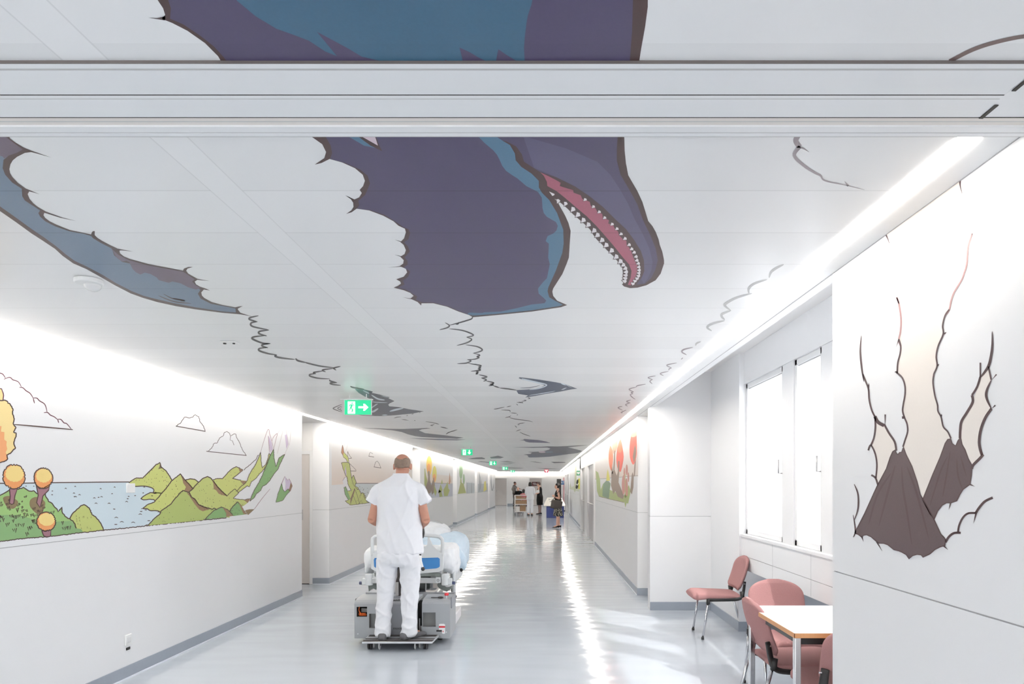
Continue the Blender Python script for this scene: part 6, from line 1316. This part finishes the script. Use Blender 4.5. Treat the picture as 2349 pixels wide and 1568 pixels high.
# person in white from behind
root = thing('person', 'person with black bobbed hair in white coat and trousers, seen from behind', 'person')
J, s = stand_pose(1.65, wrL=(-.12, .22, 1.10), wrR=(.16, .24, 1.12), hdL=(.4, .9, 0), hdR=(-.2, .9, .2))
b_, Rm = body(root, J, M['skinp'], s, .0095, yaw=R(-12))
garment(root, 'coat', ((.84, .20, .15, 0, 0), (.95, .195, .148, 0, 0), (1.1, .18, .135, 0, 0), (1.25, .19, .14, 0, 0), (1.38, .198, .130, 0, 0), (1.45, .180, .105, 0, 0), (1.49, .115, .08, 0, 0), (1.52, .08, .07, 0, 0)), M['scrub'], s, [(((-.15, 0, 1.41), (-.19, -.01, 1.3), (-.22, -.02, 1.14)), (.088, .082, .066)), (((-.22, -.03, 1.15), (-.14, .17, 1.11)), (.06, .052)), (((.15, 0, 1.41), (.19, -.01, 1.3), (.22, -.02, 1.14)), (.088, .082, .066)), (((.22, -.03, 1.15), (.17, .19, 1.125)), (.06, .052))])
legs_garment(root, 'trousers', J, s, M['scrub'], .078, .12); hair_cap(root, J['head'], s, M['hair'], Rm, 'bob')
for sd in 'LR': shoe(root, J['an' + sd], (0, 1, 0), s, M['blackcloth'])
finish(root, -.66, 33.2, -8)
g = B(); g.prism([(-.40, 1.10), (-.37, 1.24), (-.22, 1.27), (-.20, 1.13)], 'y', 33.55, 33.565, M['white']); g.obj('paper_sheet', label='white sheet of paper held between the person in white and the woman in black', cat='paper')
# man in grey at the back
root = thing('person', 'man in grey shirt and dark trousers reaching out his arm behind the trolley', 'person')
J, s = stand_pose(1.74, elR=(.18, .16, 1.30), wrR=(.12, .42, 1.22), elL=(-.23, -.12, 1.16), wrL=(-.20, .06, 1.05), head=(0, .06, 1.615))
b_, Rm = body(root, J, M['skin'], s, .010, pitch=R(-10))
garment(root, 'shirt', ((.90, .17, .125, 0, 0), (1.05, .168, .125, 0, 0), (1.25, .178, .13, 0, 0), (1.38, .192, .126, 0, 0), (1.45, .178, .105, 0, 0), (1.485, .11, .08, 0, 0), (1.51, .075, .07, 0, 0)), M['greycloth'], s, [(((-.15, 0, 1.41), (-.2, -.05, 1.3), (-.23, -.12, 1.16)), (.086, .078, .062)), (((-.23, -.12, 1.16), (-.205, .03, 1.065)), (.055, .047)), (((.15, 0, 1.41), (.18, .08, 1.36), (.18, .16, 1.30)), (.086, .078, .062)), (((.18, .16, 1.3), (.13, .38, 1.23)), (.055, .045))])
legs_garment(root, 'trousers', J, s, M['greypants'], .08, .08); hair_cap(root, J['head'], s, M['hairg'], Rm, 'crop')
for sd in 'LR': shoe(root, J['an' + sd], (0, 1, 0), s, M['blackcloth'])
finish(root, -2.10, 48.2, -80)
# bald man in black and the dark haired woman seated behind the trolley
def seated(lab, x, y, rz, h, skin, shirt, sm, pants, hair, hm, **kw):
    root = thing('person', lab, 'person')
    J, s = stand_pose(h, pelvis=(0, -.02, .55), chest=(0, .05, .88), neck=(0, .09, 1.09), head=(0, .14, 1.225), shL=(-.165, .07, 1.03), shR=(.165, .07, 1.03), elL=(-.21, .14, .78), elR=(.21, .14, .78), wrL=(-.12, .36, .80), wrR=(.12, .36, .80), hpL=(-.09, .0, .52), hpR=(.09, .0, .52), knL=(-.10, .42, .52), knR=(.10, .42, .52), anL=(-.10, .42, .08), anR=(.10, .42, .08), **kw)
    b_, Rm = body(root, J, skin, s, .010, pitch=R(-8))
    garment(root, shirt, ((.50, .165, .13, 0, -.02), (.65, .165, .13, 0, 0), (.85, .175, .135, 0, .05), (1.0, .190, .13, 0, .075), (1.06, .178, .105, 0, .085), (1.09, .115, .08, 0, .09), (1.115, .075, .07, 0, .09)), sm, s, [(((-.15, .07, 1.02), (-.19, .1, .92), (-.205, .13, .82)), (.086, .078, .066)), (((.15, .07, 1.02), (.19, .1, .92), (.205, .13, .82)), (.086, .078, .066))])
    legs_garment(root, 'trousers', J, s, pants, .078, .12)
    if hair: hair_cap(root, J['head'], s, hm, Rm, hair)
    for sd in 'LR': shoe(root, J['an' + sd], (0, 1, 0), s, M['blackcloth'])
    finish(root, x, y, rz); return root
seated('bald man in black shirt sitting behind the trolley', -1.55, 42.4, 25, 1.78, M['skinp'], 'shirt', M['blackcloth'], M['greypants'], None, None)
seated('dark haired woman in rose red top sitting beside the trolley', -1.02, 36.2, 30, 1.66, M['skinp'], 'top', M['redcloth'], M['greypants'], 'bob', M['hair'])
def stool(x, y, h, lab):
    t = thing('stool', lab, 'stool', (x, y, 0)); g = B(); g.cyl((x, y, h - .02), .17, .04, 'z', M['plum'], 28, .01); g.obj('seat', t)
    for a in range(4):
        an = a * PI / 2 + PI / 4; g = B(); g.tube([(x + .12 * math.cos(an), y + .12 * math.sin(an), h - .04), (x + .16 * math.cos(an), y + .16 * math.sin(an), .0005)], .012, M['chrome']); g.obj('leg', t)
stool(-1.54, 42.38, .465, 'round stool under the bald man in black'); stool(-1.01, 36.18, .43, 'round stool under the woman in rose red')
# ================================================================== light and camera
wd_ = bpy.data.worlds.new('World'); SC.world = wd_; wd_.use_nodes = True
bg = wd_.node_tree.nodes['Background']; bg.inputs['Color'].default_value = (*WORLD_COL, 1); bg.inputs['Strength'].default_value = WORLD_STR
sun = bpy.data.lights.new('sun', 'SUN'); sun.energy = SUN; sun.angle = R(1.2); sun.color = (1, .98, .95)
so = bpy.data.objects.new('sun', sun); COL.objects.link(so)
so.rotation_euler = Vector((-.75, .73, -1.0)).to_track_quat('-Z', 'Y').to_euler()
cam = bpy.data.cameras.new('camera'); co = bpy.data.objects.new('camera', cam); COL.objects.link(co)
co.location = (0, 0, EYE); co.rotation_euler = (PI / 2, 0, 0)
cam.sensor_fit = 'HORIZONTAL'; cam.sensor_width = 36; cam.lens = 36 * F / 2349
cam.shift_x = (2349 / 2 - CX) / 2349; cam.shift_y = (CY - 1568 / 2) / 2349
cam.clip_start = .05; cam.clip_end = 200
SC.camera = co
SC.view_settings.view_transform = 'Standard'; SC.view_settings.look = 'None'; SC.view_settings.exposure = EXPO; SC.view_settings.gamma = GAM
SC.cycles.use_adaptive_sampling = True; SC.cycles.adaptive_threshold = .15; SC.cycles.adaptive_min_samples = 16
SC.cycles.max_bounces = 8; SC.cycles.diffuse_bounces = 5; SC.cycles.glossy_bounces = 3; SC.cycles.transmission_bounces = 6
SC.cycles.sample_clamp_indirect = 6.0; SC.cycles.caustics_reflective = False; SC.cycles.caustics_refractive = False
